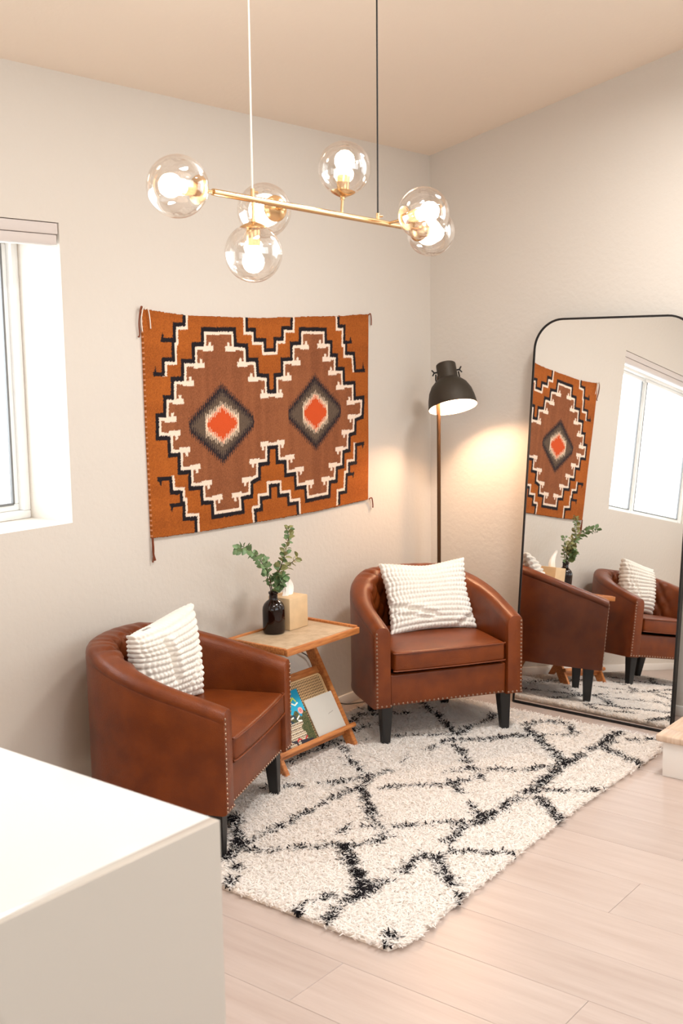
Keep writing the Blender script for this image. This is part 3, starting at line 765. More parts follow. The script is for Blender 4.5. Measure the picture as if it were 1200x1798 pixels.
# ------------------------------------------------------------------ barrel armchairs
W2, DEP, YS = 0.3273, 0.575, 0.18
def outer_path(n1=8, n2=90):
    pts = []
    for k in range(n1): pts.append((-W2, YS * k / n1))
    for k in range(n2 + 1):
        a = PI - PI * k / n2
        # slightly squared semi-ellipse
        ca, sa = math.cos(a), math.sin(a)
        e = 0.92
        pts.append((W2 * math.copysign(abs(ca) ** e, ca), YS + (DEP - YS) * abs(sa) ** e))
    for k in range(n1): pts.append((W2, YS * (n1 - 1 - k) / n1))
    return pts
def topz_chair(y):
    t = min(max(y / (DEP - 0.06), 0), 1)
    return 0.492 + 0.138 * (t ** 0.95)
def make_chair(label, loc, rz):
    t = root('barrel_armchair', loc, rz, label, 'armchair', 'barrel armchairs')
    P = [Vector((x, y)) for x, y in outer_path()]
    n = len(P)
    zb = 0.163
    rings_o = []
    arc = 0; arcs = [0]
    for i in range(1, n): arc += (P[i] - P[i - 1]).length; arcs.append(arc)
    def section(i, inset=0.0):
        p_ = P[i]
        tg = (P[min(i + 1, n - 1)] - P[max(i - 1, 0)]).normalized()
        nn = Vector((tg.y, -tg.x))             # inward
        back = min(max((p_.y - 0.16) / 0.30, 0), 1)
        T = 0.072 + 0.028 * back
        h = topz_chair(p_.y)
        s = arcs[i] - arc / 2
        out = []
        # outer wall, rounded roll, inner wall
        prof = [(0.000, zb), (0.002, zb + 0.02), (0.002, (zb + h) / 2), (0.000, h - 0.040), (0.0025, h - 0.034), (0.000, h - 0.029), (0.002, h - 0.016), (0.009, h - 0.005)]
        for k in range(5):
            f = (k + 0.5) / 5
            prof.append((0.012 + (T - 0.026) * f, h + 0.004 * math.sin(PI * f)))
        prof += [(T - 0.008, h - 0.007), (T - 0.002, h - 0.018), (T, h - 0.032)]
        nz = 22
        for k in range(1, nz + 1): prof.append((T - 0.004 * math.sin(PI * k / nz) * 0, h - 0.032 - (h - 0.032 - 0.28) * k / nz))
        prof += [(T, zb)]
        for k, (d, z) in enumerate(prof):
            tuft = 0
            if k >= 8:
                # diamond tufting on the inside of the back, fading towards the arms
                wgt = min(max((0.47 - abs(s)) / 0.08, 0), 1); wtop = min(max((0.34 - abs(s)) / 0.10, 0), 1)
                if k < len(prof) - 1:
                    hz = (h - z) + (T - d) * 0.9
                    a_ = s / 0.105; c_ = hz / 0.115
                    g1 = abs(math.sin(PI * (a_ + c_) / 1.0 * 0.5 * 2)); g2 = abs(math.sin(PI * (a_ - c_) * 0.5 * 2))
                    if k <= 12:
                        tuft = 0.010 * wtop * (abs(math.sin(PI * (s / 0.058 + 0.15))) ** 0.5 - 0.75) * ((k - 7) / 5)
                    else:
                        tuft = 0.022 * wgt * ((g1 * g2) ** 0.4 - 0.45)
            if inset:
                cx_ = T / 2; cz = (zb + h) / 2
                d = cx_ + (d - cx_) * (1 - 2 * inset / T); z = cz + (z - cz) * (1 - 2 * inset / (h - zb))
            q = p_ + nn * (d + (tuft if k > 12 else 0))
            out.append((q.x, q.y, z + (tuft if 8 <= k <= 12 else 0)))
        return out
    rings = []
    def shifted(sec, dy): return [(x, y + dy, z) for x, y, z in sec]
    rings.append(shifted(section(0, 0.009), -0.012)); rings.append(shifted(section(0, 0.003), -0.010)); 
    for i in range(n): rings.append(section(i))
    rings.append(shifted(section(n - 1, 0.003), -0.010)); rings.append(shifted(section(n - 1, 0.009), -0.012))
    V, Fc = loft(rings, True, True, True)
    me = mesh('shell', V, Fc, LEATHER)
    bm = bmesh.new(); bm.from_mesh(me); bmesh.ops.recalc_face_normals(bm, faces=bm.faces); bm.to_mesh(me); bm.free()
    link('shell', autosmooth(me, 50), t)
    # seat deck and front rail
    bm = bmesh.new(); add_box(bm, -0.2555, 0.2555, 0.004, 0.05, 0.166, 0.295, 0.008, 3)
    link('front_rail', autosmooth(bm_mesh('front_rail', bm, LEATHER), 40), t)
    iw = 0.236
    poly = [(-iw, 0.052), (iw, 0.052), (iw, 0.22)] + [(iw * math.cos(PI * k / 16), 0.22 + 0.235 * math.sin(PI * k / 16)) for k in range(1, 16)] + [(-iw, 0.22)]
    V, Fc = loft([[(x, y, z) for x, y in poly] for z in (0.17, 0.284)], True, True, True)
    link('seat_deck', mesh('seat_deck', V, Fc, LEATHER), t)
    # cushion
    cw = 0.243
    poly = [(-cw + 0.01, -0.014), (-cw / 2, -0.019), (0, -0.021), (cw / 2, -0.019), (cw - 0.01, -0.014), (cw, -0.004), (cw, 0.10), (cw, 0.17)] + \
           [(cw * abs(math.cos(PI * k / 18)) ** 0.9 * (1 if k < 9 else -1), 0.20 + 0.255 * math.sin(PI * k / 18)) for k in range(1, 18)] + [(-cw, 0.17), (-cw, 0.10), (-cw, -0.004)]
    V, Fc = rounded_slab(poly, 0.309, 0.388, 0.012, 0.009)
    cu = link('seat_cushion', autosmooth(mesh('seat_cushion', V, Fc, LEATHER), 45), t)
    for z in (0.384, 0.313):
        pp = [(x * 1.0, y - 0.001, z) for x, y in [poly[k] for k in (-1, 0, 1, 2, 3, 4, 5)]]
        link('piping', tube_me('piping', spline(pp, 4), 0.0028, LEATHER, 6), cu)
    # legs
    def leg(sx, x, y, splx, sply):
        rr_ = []
        for z, hw, k in ((0.0, 0.0155, 1.0), (0.163, 0.0245, 0.0), (0.18, 0.0245, 0.0)):
            cx_, cy_ = x + splx * k, y + sply * k
            rr_.append([(cx_ - hw, cy_ - hw, z), (cx_ + hw, cy_ - hw, z), (cx_ + hw, cy_ + hw, z), (cx_ - hw, cy_ + hw, z)])
        V, Fc = loft(rr_, True, True, True)
        me = mesh('leg', V, Fc, BLACKW)
        bm = bmesh.new(); bm.from_mesh(me); bmesh.ops.bevel(bm, geom=list(bm.edges), offset=0.002, segments=2, affect='EDGES')
        link('leg', autosmooth(bm_mesh('leg', bm, BLACKW), 40), t)
    leg(-1, -0.262, 0.045, -0.004, -0.008); leg(1, 0.262, 0.045, 0.004, -0.008)
    leg(-1, -0.165, 0.42, -0.008, 0.030); leg(1, 0.165, 0.42, 0.008, 0.030)
    # nailheads down both arm fronts and along the bottom
    nm = lathe_me('nailhead', [(0.0047, 0), (0.0045, 0.0012), (0.0033, 0.0025), (0.0, 0.0032)], NAIL, 8)
    pos = []
    for s in (-1, 1):
        k = 0; z = 0.470
        while z > 0.18: pos.append((s * (W2 - 0.011), -0.0115, z)); z -= 0.0158
    x = -W2 + 0.011
    while x < W2 - 0.008: pos.append((x, -0.0115 if abs(x) > 0.25 else 0.0035, 0.174)); x += 0.0192
    for q in pos: link('nailhead', nm, t, q, (PI / 2, 0, 0))
    return t
make_chair('cognac leather barrel armchair in the far corner beside the mirror', (-0.869, -0.664, 0.012), math.radians(-33.4))
make_chair('cognac leather barrel armchair nearest the counter, seen side-on', (-1.962, -0.610, 0.012), math.radians(22.5))

# ------------------------------------------------------------------ bobble pillows
def make_pillow(label, loc, rz, lean, w_, h_, T, crease, seed, ncol=26, nrow=14, droop=0.0):
    rs = 6
    nu, nv = ncol * rs + 1, nrow * rs + 1
    u, v = np.meshgrid(np.linspace(-1, 1, nu), np.linspace(-1, 1, nv))
    def sheet(sg):
        x = w_ / 2 * u * (1 - 0.085 * (1 - v ** 2)); z = h_ / 2 * v * (1 - 0.10 * (1 - u ** 2))
        th = T / 2 * np.clip((1 - np.abs(u) ** 2.6) * (1 - np.abs(v) ** 2.6), 0, 1) ** 0.55
        z = z - 0.012 * np.exp(-((u) / 0.5) ** 2) * (v > 0) * v
        y = -sg * th
        z = z - droop * np.clip(0.15 - u, 0, 1) ** 1.3 * np.clip(v - 0.1, 0, 1)
        a = (u + 1) / 2 * ncol; b_ = (v + 1) / 2 * nrow
        a = a + 0.22 * np.sin(b_ * 1.7 + seed)
        bump = (np.abs(np.sin(PI * a)) ** 0.75) * (np.abs(np.sin(PI * b_)) ** 0.6)
        row = np.abs(np.sin(PI * b_)) ** 0.5
        edge = np.clip(1 - np.maximum(np.abs(u), np.abs(v)) ** 14, 0, 1)
        disp = (0.0108 * bump + 0.0012 * row) * (0.35 + 0.65 * edge)
        y = y - sg * disp
        x = x + np.sign(u) * disp * (np.abs(u) ** 8) * 1.0; z = z + np.sign(v) * disp * (np.abs(v) ** 8)
        for (cu, cv, du, dv, wd, dp) in crease:      # folds in the fabric
            L = math.hypot(du, dv); tt = ((u - cu) * du + (v - cv) * dv) / L ** 2
            dd = ((u - cu) * (-dv) + (v - cv) * du) / L
            env = np.exp(-np.clip(np.abs(tt - 0.5) - 0.5, 0, 9) ** 2 / 0.02)
            y = y + sg * dp * np.exp(-(dd / wd) ** 2) * env - sg * dp * 0.5 * np.exp(-((dd - 2.2 * wd) / (1.5 * wd)) ** 2) * env
        return np.stack([x, y, z + h_ / 2], -1).reshape(-1, 3)
    A_, B_ = sheet(1), sheet(-1)
    idx = np.arange(nu * nv).reshape(nv, nu)
    q = np.stack([idx[:-1, :-1], idx[:-1, 1:], idx[1:, 1:], idx[1:, :-1]], -1).reshape(-1, 4)
    q2 = q[:, ::-1] + nu * nv
    border = np.concatenate([idx[0, :], idx[1:, -1], idx[-1, -2::-1], idx[-2:0:-1, 0]])
    side = np.stack([border, border + nu * nv, np.roll(border, -1) + nu * nv, np.roll(border, -1)], 1)
    me = fast_mesh('bobble_pillow', np.concatenate([A_, B_]), np.concatenate([q, q2, side]), CREAM)
    o = link('bobble_pillow', me, None, loc, (lean, 0, rz), label, 'pillow', 'bobble-knit pillows')
    o.rotation_mode = 'ZYX' if False else 'XYZ'
    return o
make_pillow('cream bobble-knit pillow squarely facing, on the armchair beside the mirror', (-0.690, -0.474, 0.398), math.radians(-34), math.radians(-27), 0.395, 0.318, 0.115,
            [(-0.95, -0.25, 0.9, -0.38, 0.05, 0.014), (0.55, -0.95, 0.40, 0.30, 0.05, 0.012), (-0.9, -0.5, 0.8, -0.25, 0.04, 0.008)], 1.0)
make_pillow('cream bobble-knit pillow seen edge-on, on the armchair nearest the counter', (-2.074, -0.318, 0.400), math.radians(6), math.radians(-6), 0.325, 0.325, 0.14,
            [(-0.35, 0.55, 0.15, -0.9, 0.07, 0.018), (0.75, 0.1, -0.5, -0.85, 0.05, 0.012), (0.9, -0.2, -0.5, -0.6, 0.05, 0.010)], 2.0, ncol=21, droop=0.05)

# ------------------------------------------------------------------ side table with magazine sling
tb = root('side_table', (-1.355, -0.27, 0.012), 0, 'small amber wood side table with a slanted magazine rack between the armchairs', 'table')
X0, Y0 = -1.355, -0.27
def tbx(nm, x0, x1, y0, y1, z0, z1, m, bev=0.002, par=None): return link(nm, box_me(nm, x0 - X0, x1 - X0, y0 - Y0, y1 - Y0, z0 - 0.012, z1 - 0.012, m, bev), par or tb)
tbx('tabletop', -1.562, -1.146, -0.398, -0.120, 0.486, 0.496, TOPW)
tbx('edge_rail', -1.576, -1.134, -0.412, -0.3985, 0.474, 0.5, WOOD, 0.003); tbx('edge_rail', -1.576, -1.134, -0.1195, -0.106, 0.474, 0.502, WOOD, 0.003)
tbx('side_rail', -1.576, -1.5625, -0.398, -0.12, 0.476, 0.502, WOOD, 0.003); tbx('side_rail', -1.1455, -1.130, -0.398, -0.12, 0.476, 0.505, WOOD, 0.003)
SA, SB = Vector((0, -0.397, 0.012)), Vector((0, -0.13, 0.474))
sdir = (SB - SA).normalized(); sn = Vector((0, -sdir.z, sdir.y))   # sn: outward (front) normal of the sling plane
def onp(x, s, d=0.0):
    q = SA + sdir * s + sn * d
    return (x - X0, q.y - Y0, q.z - 0.012)
def splank(nm, x0, x1, s0, s1, d0, d1, m, bev=0.002, par=None):
    V = [onp(x, s, d) for d in (d0, d1) for s in (s0, s1) for x in (x0, x1)]
    me = mesh(nm, V, [(0, 1, 3, 2), (4, 6, 7, 5), (0, 2, 6, 4), (1, 5, 7, 3), (0, 4, 5, 1), (2, 3, 7, 6)], m)
    bm = bmesh.new(); bm.from_mesh(me)
    if bev: bmesh.ops.bevel(bm, geom=list(bm.edges), offset=bev, segments=2, affect='EDGES')
    return link(nm, autosmooth(bm_mesh(nm, bm, m), 40), par or tb)
L_S = (SB - SA).length
for xa in (-1.168, -1.590):
    # slanted leg board, cut level at the foot
    V = []
    for dx in (0, 0.022):
        for (y, z) in ((-0.412, 0.012), (-0.362, 0.012), (-0.096, 0.474), (-0.150, 0.474)):
            V.append((xa + dx - X0, y - Y0, z - 0.012))
    me = mesh('leg', V, [(0, 1, 2, 3), (4, 7, 6, 5), (0, 4, 5, 1), (1, 5, 6, 2), (2, 6, 7, 3), (3, 7, 4, 0)], WOOD)
    bm = bmesh.new(); bm.from_mesh(me); bmesh.ops.bevel(bm, geom=list(bm.edges), offset=0.002, segments=2, affect='EDGES')
    link('leg', autosmooth(bm_mesh('leg', bm, WOOD), 40), tb)
    V = []
    xb = xa + 0.003
    for dx in (0, 0.016):
        for (y, z) in ((-0.085, 0.012), (-0.050, 0.012), (-0.195, 0.31), (-0.225, 0.31)):
            V.append((xb + dx - X0, y - Y0, z - 0.012))
    me = mesh('rear_leg', V, [(0, 1, 2, 3), (4, 7, 6, 5), (0, 4, 5, 1), (1, 5, 6, 2), (2, 6, 7, 3), (3, 7, 4, 0)], WOOD)
    link('rear_leg', me, tb)
splank('rack_slat', -1.568, -1.168, 0.327, 0.358, -0.018, -0.004, WOOD)
splank('rack_slat', -1.568, -1.168, 0.16, 0.19, -0.024, -0.010, WOOD)
splank('rack_slat', -1.568, -1.168, 0.060, 0.085, -0.024, -0.010, WOOD)
splank('rack_ledge', -1.600, -1.132, 0.070, 0.088, 0.014, 0.034, WOOD, 0.003)
splank('rack_ledge', -1.568, -1.168, 0.070, 0.080, -0.008, 0.014, WOOD, 0.001)

# items leaning in the rack (things of their own)
def frame_at(name, x, s, d, label, cat, group=None):
    q = SA + sdir * s + sn * d
    o = link(name, None, None, (x, q.y, q.z), None, label, cat, group)
    R = Matrix((Vector((1, 0, 0)), sdir, sn)).transposed()
    # columns: x right, y up the slope, z outwards from the rack
    o.rotation_euler = Matrix(((1, 0, 0), (0, sdir.y, sn.y), (0, sdir.z, sn.z))).to_euler()
    return o
cane = frame_at('cane_panel', -1.28, 0.081, -0.001, 'tan woven cane panel standing behind the grey booklet in the rack', 'panel')
def outline_me(name, poly, z0, z1, m, bev=0.0):
    V, Fc = loft([[(x, y, z) for x, y in poly] for z in (z0, z1)], True, True, True)
    me = mesh(name, V, Fc, m)
    bm = bmesh.new(); bm.from_mesh(me); bmesh.ops.recalc_face_normals(bm, faces=bm.faces); bm.to_mesh(me); bm.free()
    return me
link('backing', outline_me('backing', rrect(-0.10, 0.10, 0, 0.245, 0.018), 0.0, 0.002, CANEB), cane)
bm = bmesh.new()
for k in range(21):
    x = -0.091 + k * 0.0091
    add_box(bm, x - 0.0021, x + 0.0021, 0.006, 0.239, 0.0025, 0.0035)
for k in range(22):
    y = 0.011 + k * 0.0106
    add_box(bm, -0.094, 0.094, y - 0.0013, y + 0.0013, 0.0037, 0.0047)
link('webbing', bm_mesh('webbing', bm, CANE), cane, kind='stuff')
o_, i_ = rrect(-0.10, 0.10, 0, 0.245, 0.018), rrect(-0.094, 0.094, 0.006, 0.239, 0.013)
V, Fc = loft([[(x, y, 0.002) for x, y in o_], [(x, y, 0.006) for x, y in o_], [(x, y, 0.006) for x, y in i_], [(x, y, 0.002) for x, y in i_]], True, False, False, True)
link('rim', mesh('rim', V, Fc, CANE), cane)
gb = frame_at('grey_booklet', -1.249, 0.082, 0.0065, 'plain grey booklet leaning at the right of the rack', 'booklet')
link('cover', outline_me('cover', [(-0.090, 0), (0.090, 0), (0.090, 0.158), (-0.090, 0.158)], 0.0035, 0.0042, GREY), gb)
link('pages', outline_me('pages', [(-0.089, 0.001), (0.088, 0.001), (0.088, 0.156), (-0.089, 0.156)], 0.0, 0.0034, PAPER), gb)
link('mark', tube_me('mark', [(0.012, 0.074, 0.0042), (0.024, 0.079, 0.0044), (0.03, 0.078, 0.0044), (0.045, 0.082, 0.0042)], 0.0006, CORD, 5), gb)

mg = frame_at('travel_magazine', -1.43, 0.082, 0.0075, 'glossy travel magazine with a bright blue cover leaning at the left of the rack', 'magazine')
def cover():
    nx, ny = 110, 150
    w_, h_ = 0.156, 0.214
    u, v = np.meshgrid(np.linspace(0, 1, nx), np.linspace(0, 1, ny))
    P = np.stack([u.ravel(), v.ravel()], 1)
    C = np.tile(lin((22, 150, 196)), (len(P), 1))
    x, y = P[:, 0], P[:, 1]
    noi = np.array([mnoise.noise(Vector((a * 7, b_ * 9, 1))) for a, b_ in P]); n2 = np.array([mnoise.noise(Vector((a * 30, b_ * 40, 5))) for a, b_ in P])
    C[y > 0.55] = (lin((20, 146, 190)) + (lin((60, 182, 212)) - lin((20, 146, 190))) * np.clip((1 - y[y > 0.55])[:, None] * 1.6, 0, 1))
    hill = y < 0.60 + 0.10 * noi - 0.08 * (x - 0.5)
    C[hill] = lin((62, 66, 44)) + (lin((104, 104, 66)) - lin((62, 66, 44))) * np.clip(0.5 + n2[hill][:, None] * 1.6, 0, 1)
    lo = y < 0.44
    C[lo & (x > 0.62)] = (lin((54, 70, 40)) + (lin((96, 92, 60)) - lin((54, 70, 40))) * np.clip(0.5 + n2[:, None] * 2, 0, 1))[lo & (x > 0.62)]
    town = (y < 0.42) & (x < 0.70 + 0.1 * noi)
    C[town] = lin((214, 202, 180))
    rows = ((y * 26) % 1 < 0.35) & town; C[rows] = lin((150, 118, 84))
    win = town & ((x * 17) % 1 < 0.4) & ((y * 13 + 0.2) % 1 < 0.45); C[win] = lin((70, 56, 52))
    red = town & (np.abs(y - 0.10 - 0.03 * np.sin(x * 20)) < 0.016) & (x > 0.3); C[red] = lin((190, 36, 44))
    dark = (y < 0.05 + 0.10 * (1 - x)) & (noi > -0.1); C[dark] = lin((52, 48, 56))
    lake = (y > 0.42) & (y < 0.56) & (x < 0.58) & (noi < 0.08); C[lake] = lin((46, 66, 80))
    # loose brush-lettered title strokes in yellow-green and white, and a rose badge
    for (x0_, y0_, x1_, y1_, tw, c) in ((0.60, .80, .74, .86, .016, (206, 222, 70)), (.74, .86, .80, .78, .016, (206, 222, 70)), (.62, .77, .72, .72, .014, (240, 240, 220)), (.72, .72, .84, .75, .014, (240, 240, 220)), (.2, .85, .3, .75, .018, (206, 222, 70)), (.3, .75, .4, .86, .018, (206, 222, 70)), (.45, .74, .45, .86, .018, (240, 240, 220)),
                                      (.60, .47, .72, .52, .014, (235, 235, 230)), (.62, .44, .74, .42, .014, (235, 235, 230)), (.35, .50, .50, .52, .014, (235, 235, 230))):
        d = seg_dist(P, np.array([x0_, y0_]), np.array([x1_, y1_]), False); C[d < tw] = lin(c)
    d = np.hypot((x - 0.83) * w_, (y - 0.60) * h_); C[d < 0.0135] = lin((232, 170, 164)); C[(d < 0.006) & (d > 0.003)] = lin((200, 70, 80)); 
    V = np.stack([(x - .5) * w_, y * h_, np.full(len(x), 0.0042)], 1)
    idx = np.arange(nx * ny).reshape(ny, nx)
    q = np.stack([idx[:-1, :-1], idx[:-1, 1:], idx[1:, 1:], idx[1:, :-1]], -1).reshape(-1, 4)
    return V, q, C
V, q, C = cover()
link('cover', fast_mesh('cover', V, q, PRINT, C, False), mg)
link('pages', outline_me('pages', [(-0.0775, 0.0005), (0.0775, 0.0005), (0.0775, 0.2135), (-0.0775, 0.2135)], 0.0, 0.0041, PAPER), mg)

# ------------------------------------------------------------------ things on the table
TZ = 0.4965
bt = root('bottle_vase', (-1.388, -0.183, TZ), 0, 'dark amber glass bottle vase at the front of the side table', 'vase')
prof = [(0.026, 0.0), (0.039, 0.001), (0.043, 0.005), (0.0445, 0.012), (0.0445, 0.092), (0.043, 0.104), (0.037, 0.117), (0.027, 0.127), (0.0185, 0.133), (0.0165, 0.138), (0.0165, 0.154), (0.0195, 0.157), (0.0195, 0.163), (0.0175, 0.165), (0.0135, 0.165), (0.0135, 0.13), (0.030, 0.12), (0.040, 0.09), (0.040, 0.012), (0.0, 0.008)]
link('bottle_body', lathe_me('bottle_body', prof, AMBER, 40), bt)
tbx_ = root('tissue_box', (-1.277, -0.162, TZ), math.radians(0), 'pale kraft cube tissue box beside the amber vase', 'tissue box')
bm = bmesh.new()
V = []
link('box_body', box_me('box_body', -0.056, 0.056, -0.056, 0.056, 0.0, 0.128, KRAFT, 0.003), tbx_)
# tissue: crumpled folded sheet rising from the slot
rings = []
rt_ = random.Random(5)
for k in range(9):
    f = k / 8
    z = 0.1285 + 0.088 * f
    wd = 0.027 * (1 + 0.15 * math.sin(PI * f)) * (1 - 0.86 * f ** 1.3); tk = 0.007 * (1 + 0.4 * math.sin(PI * f)) * (1 - 0.8 * f)
    cx_ = -0.034 * f ** 1.5 + 0.014 * math.sin(3 * f)
    rings.append([(cx_ + wd * math.cos(a) * (1 + 0.14 * math.sin(5 * a + 4 * f)), tk * math.sin(a) * (1 + 0.3 * math.cos(3 * a)) + 0.004 * math.sin(7 * a), z + 0.006 * math.sin(3 * a + 2) * f) for a in [2 * PI * j / 28 for j in range(28)]])
V, Fc = loft(rings, True, True, True)
link('tissue', autosmooth(mesh('tissue', V, Fc, TISSUE), 60), tbx_)

# eucalyptus sprigs: curved stems with rounded leaves
def leaf_mesh(nm, m, ln, wd):
    V, Fc = [], []
    n = 6
    for i in range(n + 1):
        t_ = i / n
        hw = wd * math.sin(PI * min(t_ * 0.96 + 0.02, 1)) ** 0.75
        z = -0.18 * ln * t_ ** 2
        V += [(-hw, ln * t_, z + hw * 0.35), (0, ln * t_, z), (hw, ln * t_, z + hw * 0.35)]
    for i in range(n):
        a = i * 3
        Fc += [(a, a + 1, a + 4, a + 3), (a + 1, a + 2, a + 5, a + 4)]
    return mesh(nm, V, Fc, m, True)
leafA, leafB, leafC = leaf_mesh('leaf', LEAF, 0.034, 0.0130), leaf_mesh('leaf', LEAF2, 0.032, 0.0105), leaf_mesh('leaf', LEAF, 0.029, 0.0120)
VD = Vector((0.78, 0.61, 0)); RD = Vector((0.61, -0.78, 0))
def sprig(label, pts, n, meshes, seed, size=1.0, spread=1.0):
    rn = random.Random(seed)
    base = Vector(pts[0])
    o = link('leafy_sprig', None, None, base, None, label, 'plant', 'sprigs in the amber vase')
    C_ = spline([Vector(q) - base for q in pts], 8)
    link('stem', tube_me('stem', C_, [0.0026 * (1 - 0.7 * i / (len(C_) - 1)) for i in range(len(C_))], STEM, 6), o)
    for k in range(n):
        f = 0.30 + 0.70 * (k + 0.5) / n
        i = min(int(f * (len(C_) - 1)), len(C_) - 2)
        q = C_[i].lerp(C_[i + 1], f * (len(C_) - 1) - i)
        tg = (C_[i + 1] - C_[i]).normalized()
        az = k * 2.4 + rn.uniform(-.6, .6)
        u_ = tg.orthogonal().normalized(); v_ = tg.cross(u_)
        d = (u_ * math.cos(az) + v_ * math.sin(az)) * spread + tg * rn.uniform(0.3, 0.9)
        d.normalize()
        nrm = Vector((rn.uniform(-.9, .5), rn.uniform(-1.1, .3), rn.uniform(-.1, .9))).normalized()
        xx = d.cross(nrm).normalized(); zz = xx.cross(d)
        s = size * rn.uniform(0.75, 1.15) * (1.0 - 0.25 * (k / n))
        lo = link('leaf', meshes[rn.randrange(len(meshes))], o)
        R = Matrix((xx, d, zz)).transposed().to_4x4()
        lo.matrix_local = Matrix.Translation(q + d * 0.003) @ R @ Matrix.Scale(s, 4)
    return o
zt = TZ + 0.06
vb = Vector((-1.388, -0.183, zt))
off = lambda r, z, d=0.0: tuple(Vector((-1.388, -0.183, TZ)) + RD * r + VD * d + Vector((0, 0, z)))
sprig('leafy green sprig arching far to the left out of the amber vase', [off(0.003, 0.075), off(-0.004, 0.165), off(-0.018, 0.240, -.02), off(-0.050, 0.315, -.09), off(-0.088, 0.362, -.165), off(-0.118, 0.372, -.225)], 46, [leafA, leafA, leafC], 1, 1.0)
sprig('tall olive-green sprig rising highest above the amber vase', [off(-0.003, 0.075), off(0.006, 0.165), off(0.022, 0.235, -.01), off(0.045, 0.30, -.02), off(0.062, 0.365, -.01), off(0.066, 0.415, 0)], 54, [leafB, leafB, leafC], 2, 0.95)
sprig('short olive sprig pointing right above the tissue box', [off(0.004, 0.075), off(0.010, 0.165), off(0.040, 0.24, .02), off(0.075, 0.275, .02), off(0.098, 0.295, .02)], 20, [leafB], 3, 0.9)
sprig('low dense dark-green sprig at the mouth of the amber vase', [off(0.000, 0.075), off(0.009, 0.165, -.004), off(0.026, 0.200, -.02), off(0.040, 0.226, -.03)], 30, [leafA, leafC], 4, 1.1)
sprig('small dark sprig drooping at the left of the vase mouth', [off(-0.002, 0.075), off(-0.009, 0.165), off(-0.022, 0.215, .01), off(-0.030, 0.265, .01), off(-0.028, 0.30, .01)], 18, [leafC, leafA], 5, 0.8)

# ------------------------------------------------------------------ floor lamp
PX, PY = -0.229, -0.197
lamp = root('floor_lamp', (PX, PY, 0), 0, 'dark metal floor lamp with a dome shade lit in the corner behind the armchair', 'lamp')
link('base', lathe_me('base', [(0.125, 0.0), (0.128, 0.004), (0.126, 0.016), (0.10, 0.020), (0.03, 0.024), (0.016, 0.03), (0.0, 0.03)], BLACKM, 40), lamp)
link('pole', tube_me('pole', [(0, 0, 0.02), (0, 0, 0.7), (0, 0, 1.40), (0, 0, 1.468)], 0.0088, POLE, 16), lamp)
piv = Vector((-0.223, -0.239, 1.482)) - Vector((PX, PY, 0))
ax = (Vector((0, 0, -0.925)) + Vector((-0.787, -0.617, 0)) * 0.34 + Vector((0.615, -0.788, 0)) * 0.13).normalized()
hinge = Vector((0.615, -0.788, 0.0)); hinge = (hinge - ax * hinge.dot(ax)).normalized()
R3 = Matrix((hinge, ax.cross(hinge) * -1, -ax)).transposed().to_4x4()   # local z points up the shade
R3.translation = piv
sh = link('shade', lathe_me('shade', [(0.0, 0.045), (0.040, 0.045), (0.0445, 0.041), (0.0455, 0.036), (0.0455, -0.020), (0.0475, -0.030), (0.062, -0.040), (0.082, -0.060), (0.098, -0.090), (0.107, -0.125), (0.1115, -0.158), (0.1135, -0.166), (0.1105, -0.166),
                                       (0.109, -0.158), (0.1045, -0.125), (0.0955, -0.091), (0.080, -0.062), (0.060, -0.043), (0.043, -0.032), (0.040, -0.020), (0.0, -0.016)], BRONZE, 48), lamp)
sh.matrix_local = R3
li = link('shade_lining', lathe_me('shade_lining', [(0.1098, -0.1655), (0.1078, -0.157), (0.1033, -0.125), (0.0943, -0.092), (0.0788, -0.0635), (0.059, -0.0445), (0.040, -0.034), (0.0, -0.033)], WHITEIN, 48, cap0=False), sh)
bu = link('bulb', lathe_me('bulb', [(0.0, -0.124), (0.016, -0.121), (0.026, -0.109), (0.028, -0.096), (0.023, -0.078), (0.014, -0.060), (0.014, -0.040), (0.0, -0.040)], LBULB, 24), sh)
# fork and wing nuts
for s in (-1, 1):
    link('fork_arm', tube_me('fork_arm', [(s * 0.052, 0, 0.0), (s * 0.055, 0.012, -0.020), (s * 0.052, 0.030, -0.030), (s * 0.018, 0.055, -0.022), (0, 0.060, -0.018)], 0.0035, BLACKM, 8), sh)
    V1, F1 = tube([(s * 0.044, 0, 0.008), (s * 0.060, 0, 0.008)], 0.004, 8)
    V2, F2 = tube([(s * 0.058, 0, 0.008), (s * 0.068, 0, 0.022)], [0.0035, 0.003], 8)
    V3, F3 = tube([(s * 0.058, 0, 0.008), (s * 0.068, 0, -0.006)], [0.0035, 0.003], 8)
    V = V1 + V2 + V3; Fc = F1 + [tuple(i + len(V1) for i in f) for f in F2] + [tuple(i + len(V1) + len(V2) for i in f) for f in F3]
    link('wing_nut', mesh('wing_nut', V, Fc, BLACKM), sh)
link('neck', tube_me('neck', [(0, 0, 1.462), (0.004, -0.002, 1.47), (0.010, -0.004, 1.462)], 0.007, BLACKM, 10), lamp)

# power cord trailing down the wall behind the table and along the floor to the lamp
tc_pts = [(-1.06, -0.016, 0.36), (-1.03, -0.012, 0.318), (-0.982, -0.012, 0.284), (-0.952, -0.012, 0.237), (-0.93, -0.014, 0.15), (-0.86, -0.03, 0.07), (-0.79, -0.05, 0.03), (-0.70, -0.06, 0.012), (-0.62, -0.09, 0.012), (-0.50, -0.08, 0.006), (-0.40, -0.05, 0.006), (-0.29, -0.10, 0.006)]
link('power_cord', tube_me('power_cord', spline(tc_pts, 8), 0.0030, CORD, 8), None, label='thin grey power cord hanging down the wall behind the side table', cat='cord')

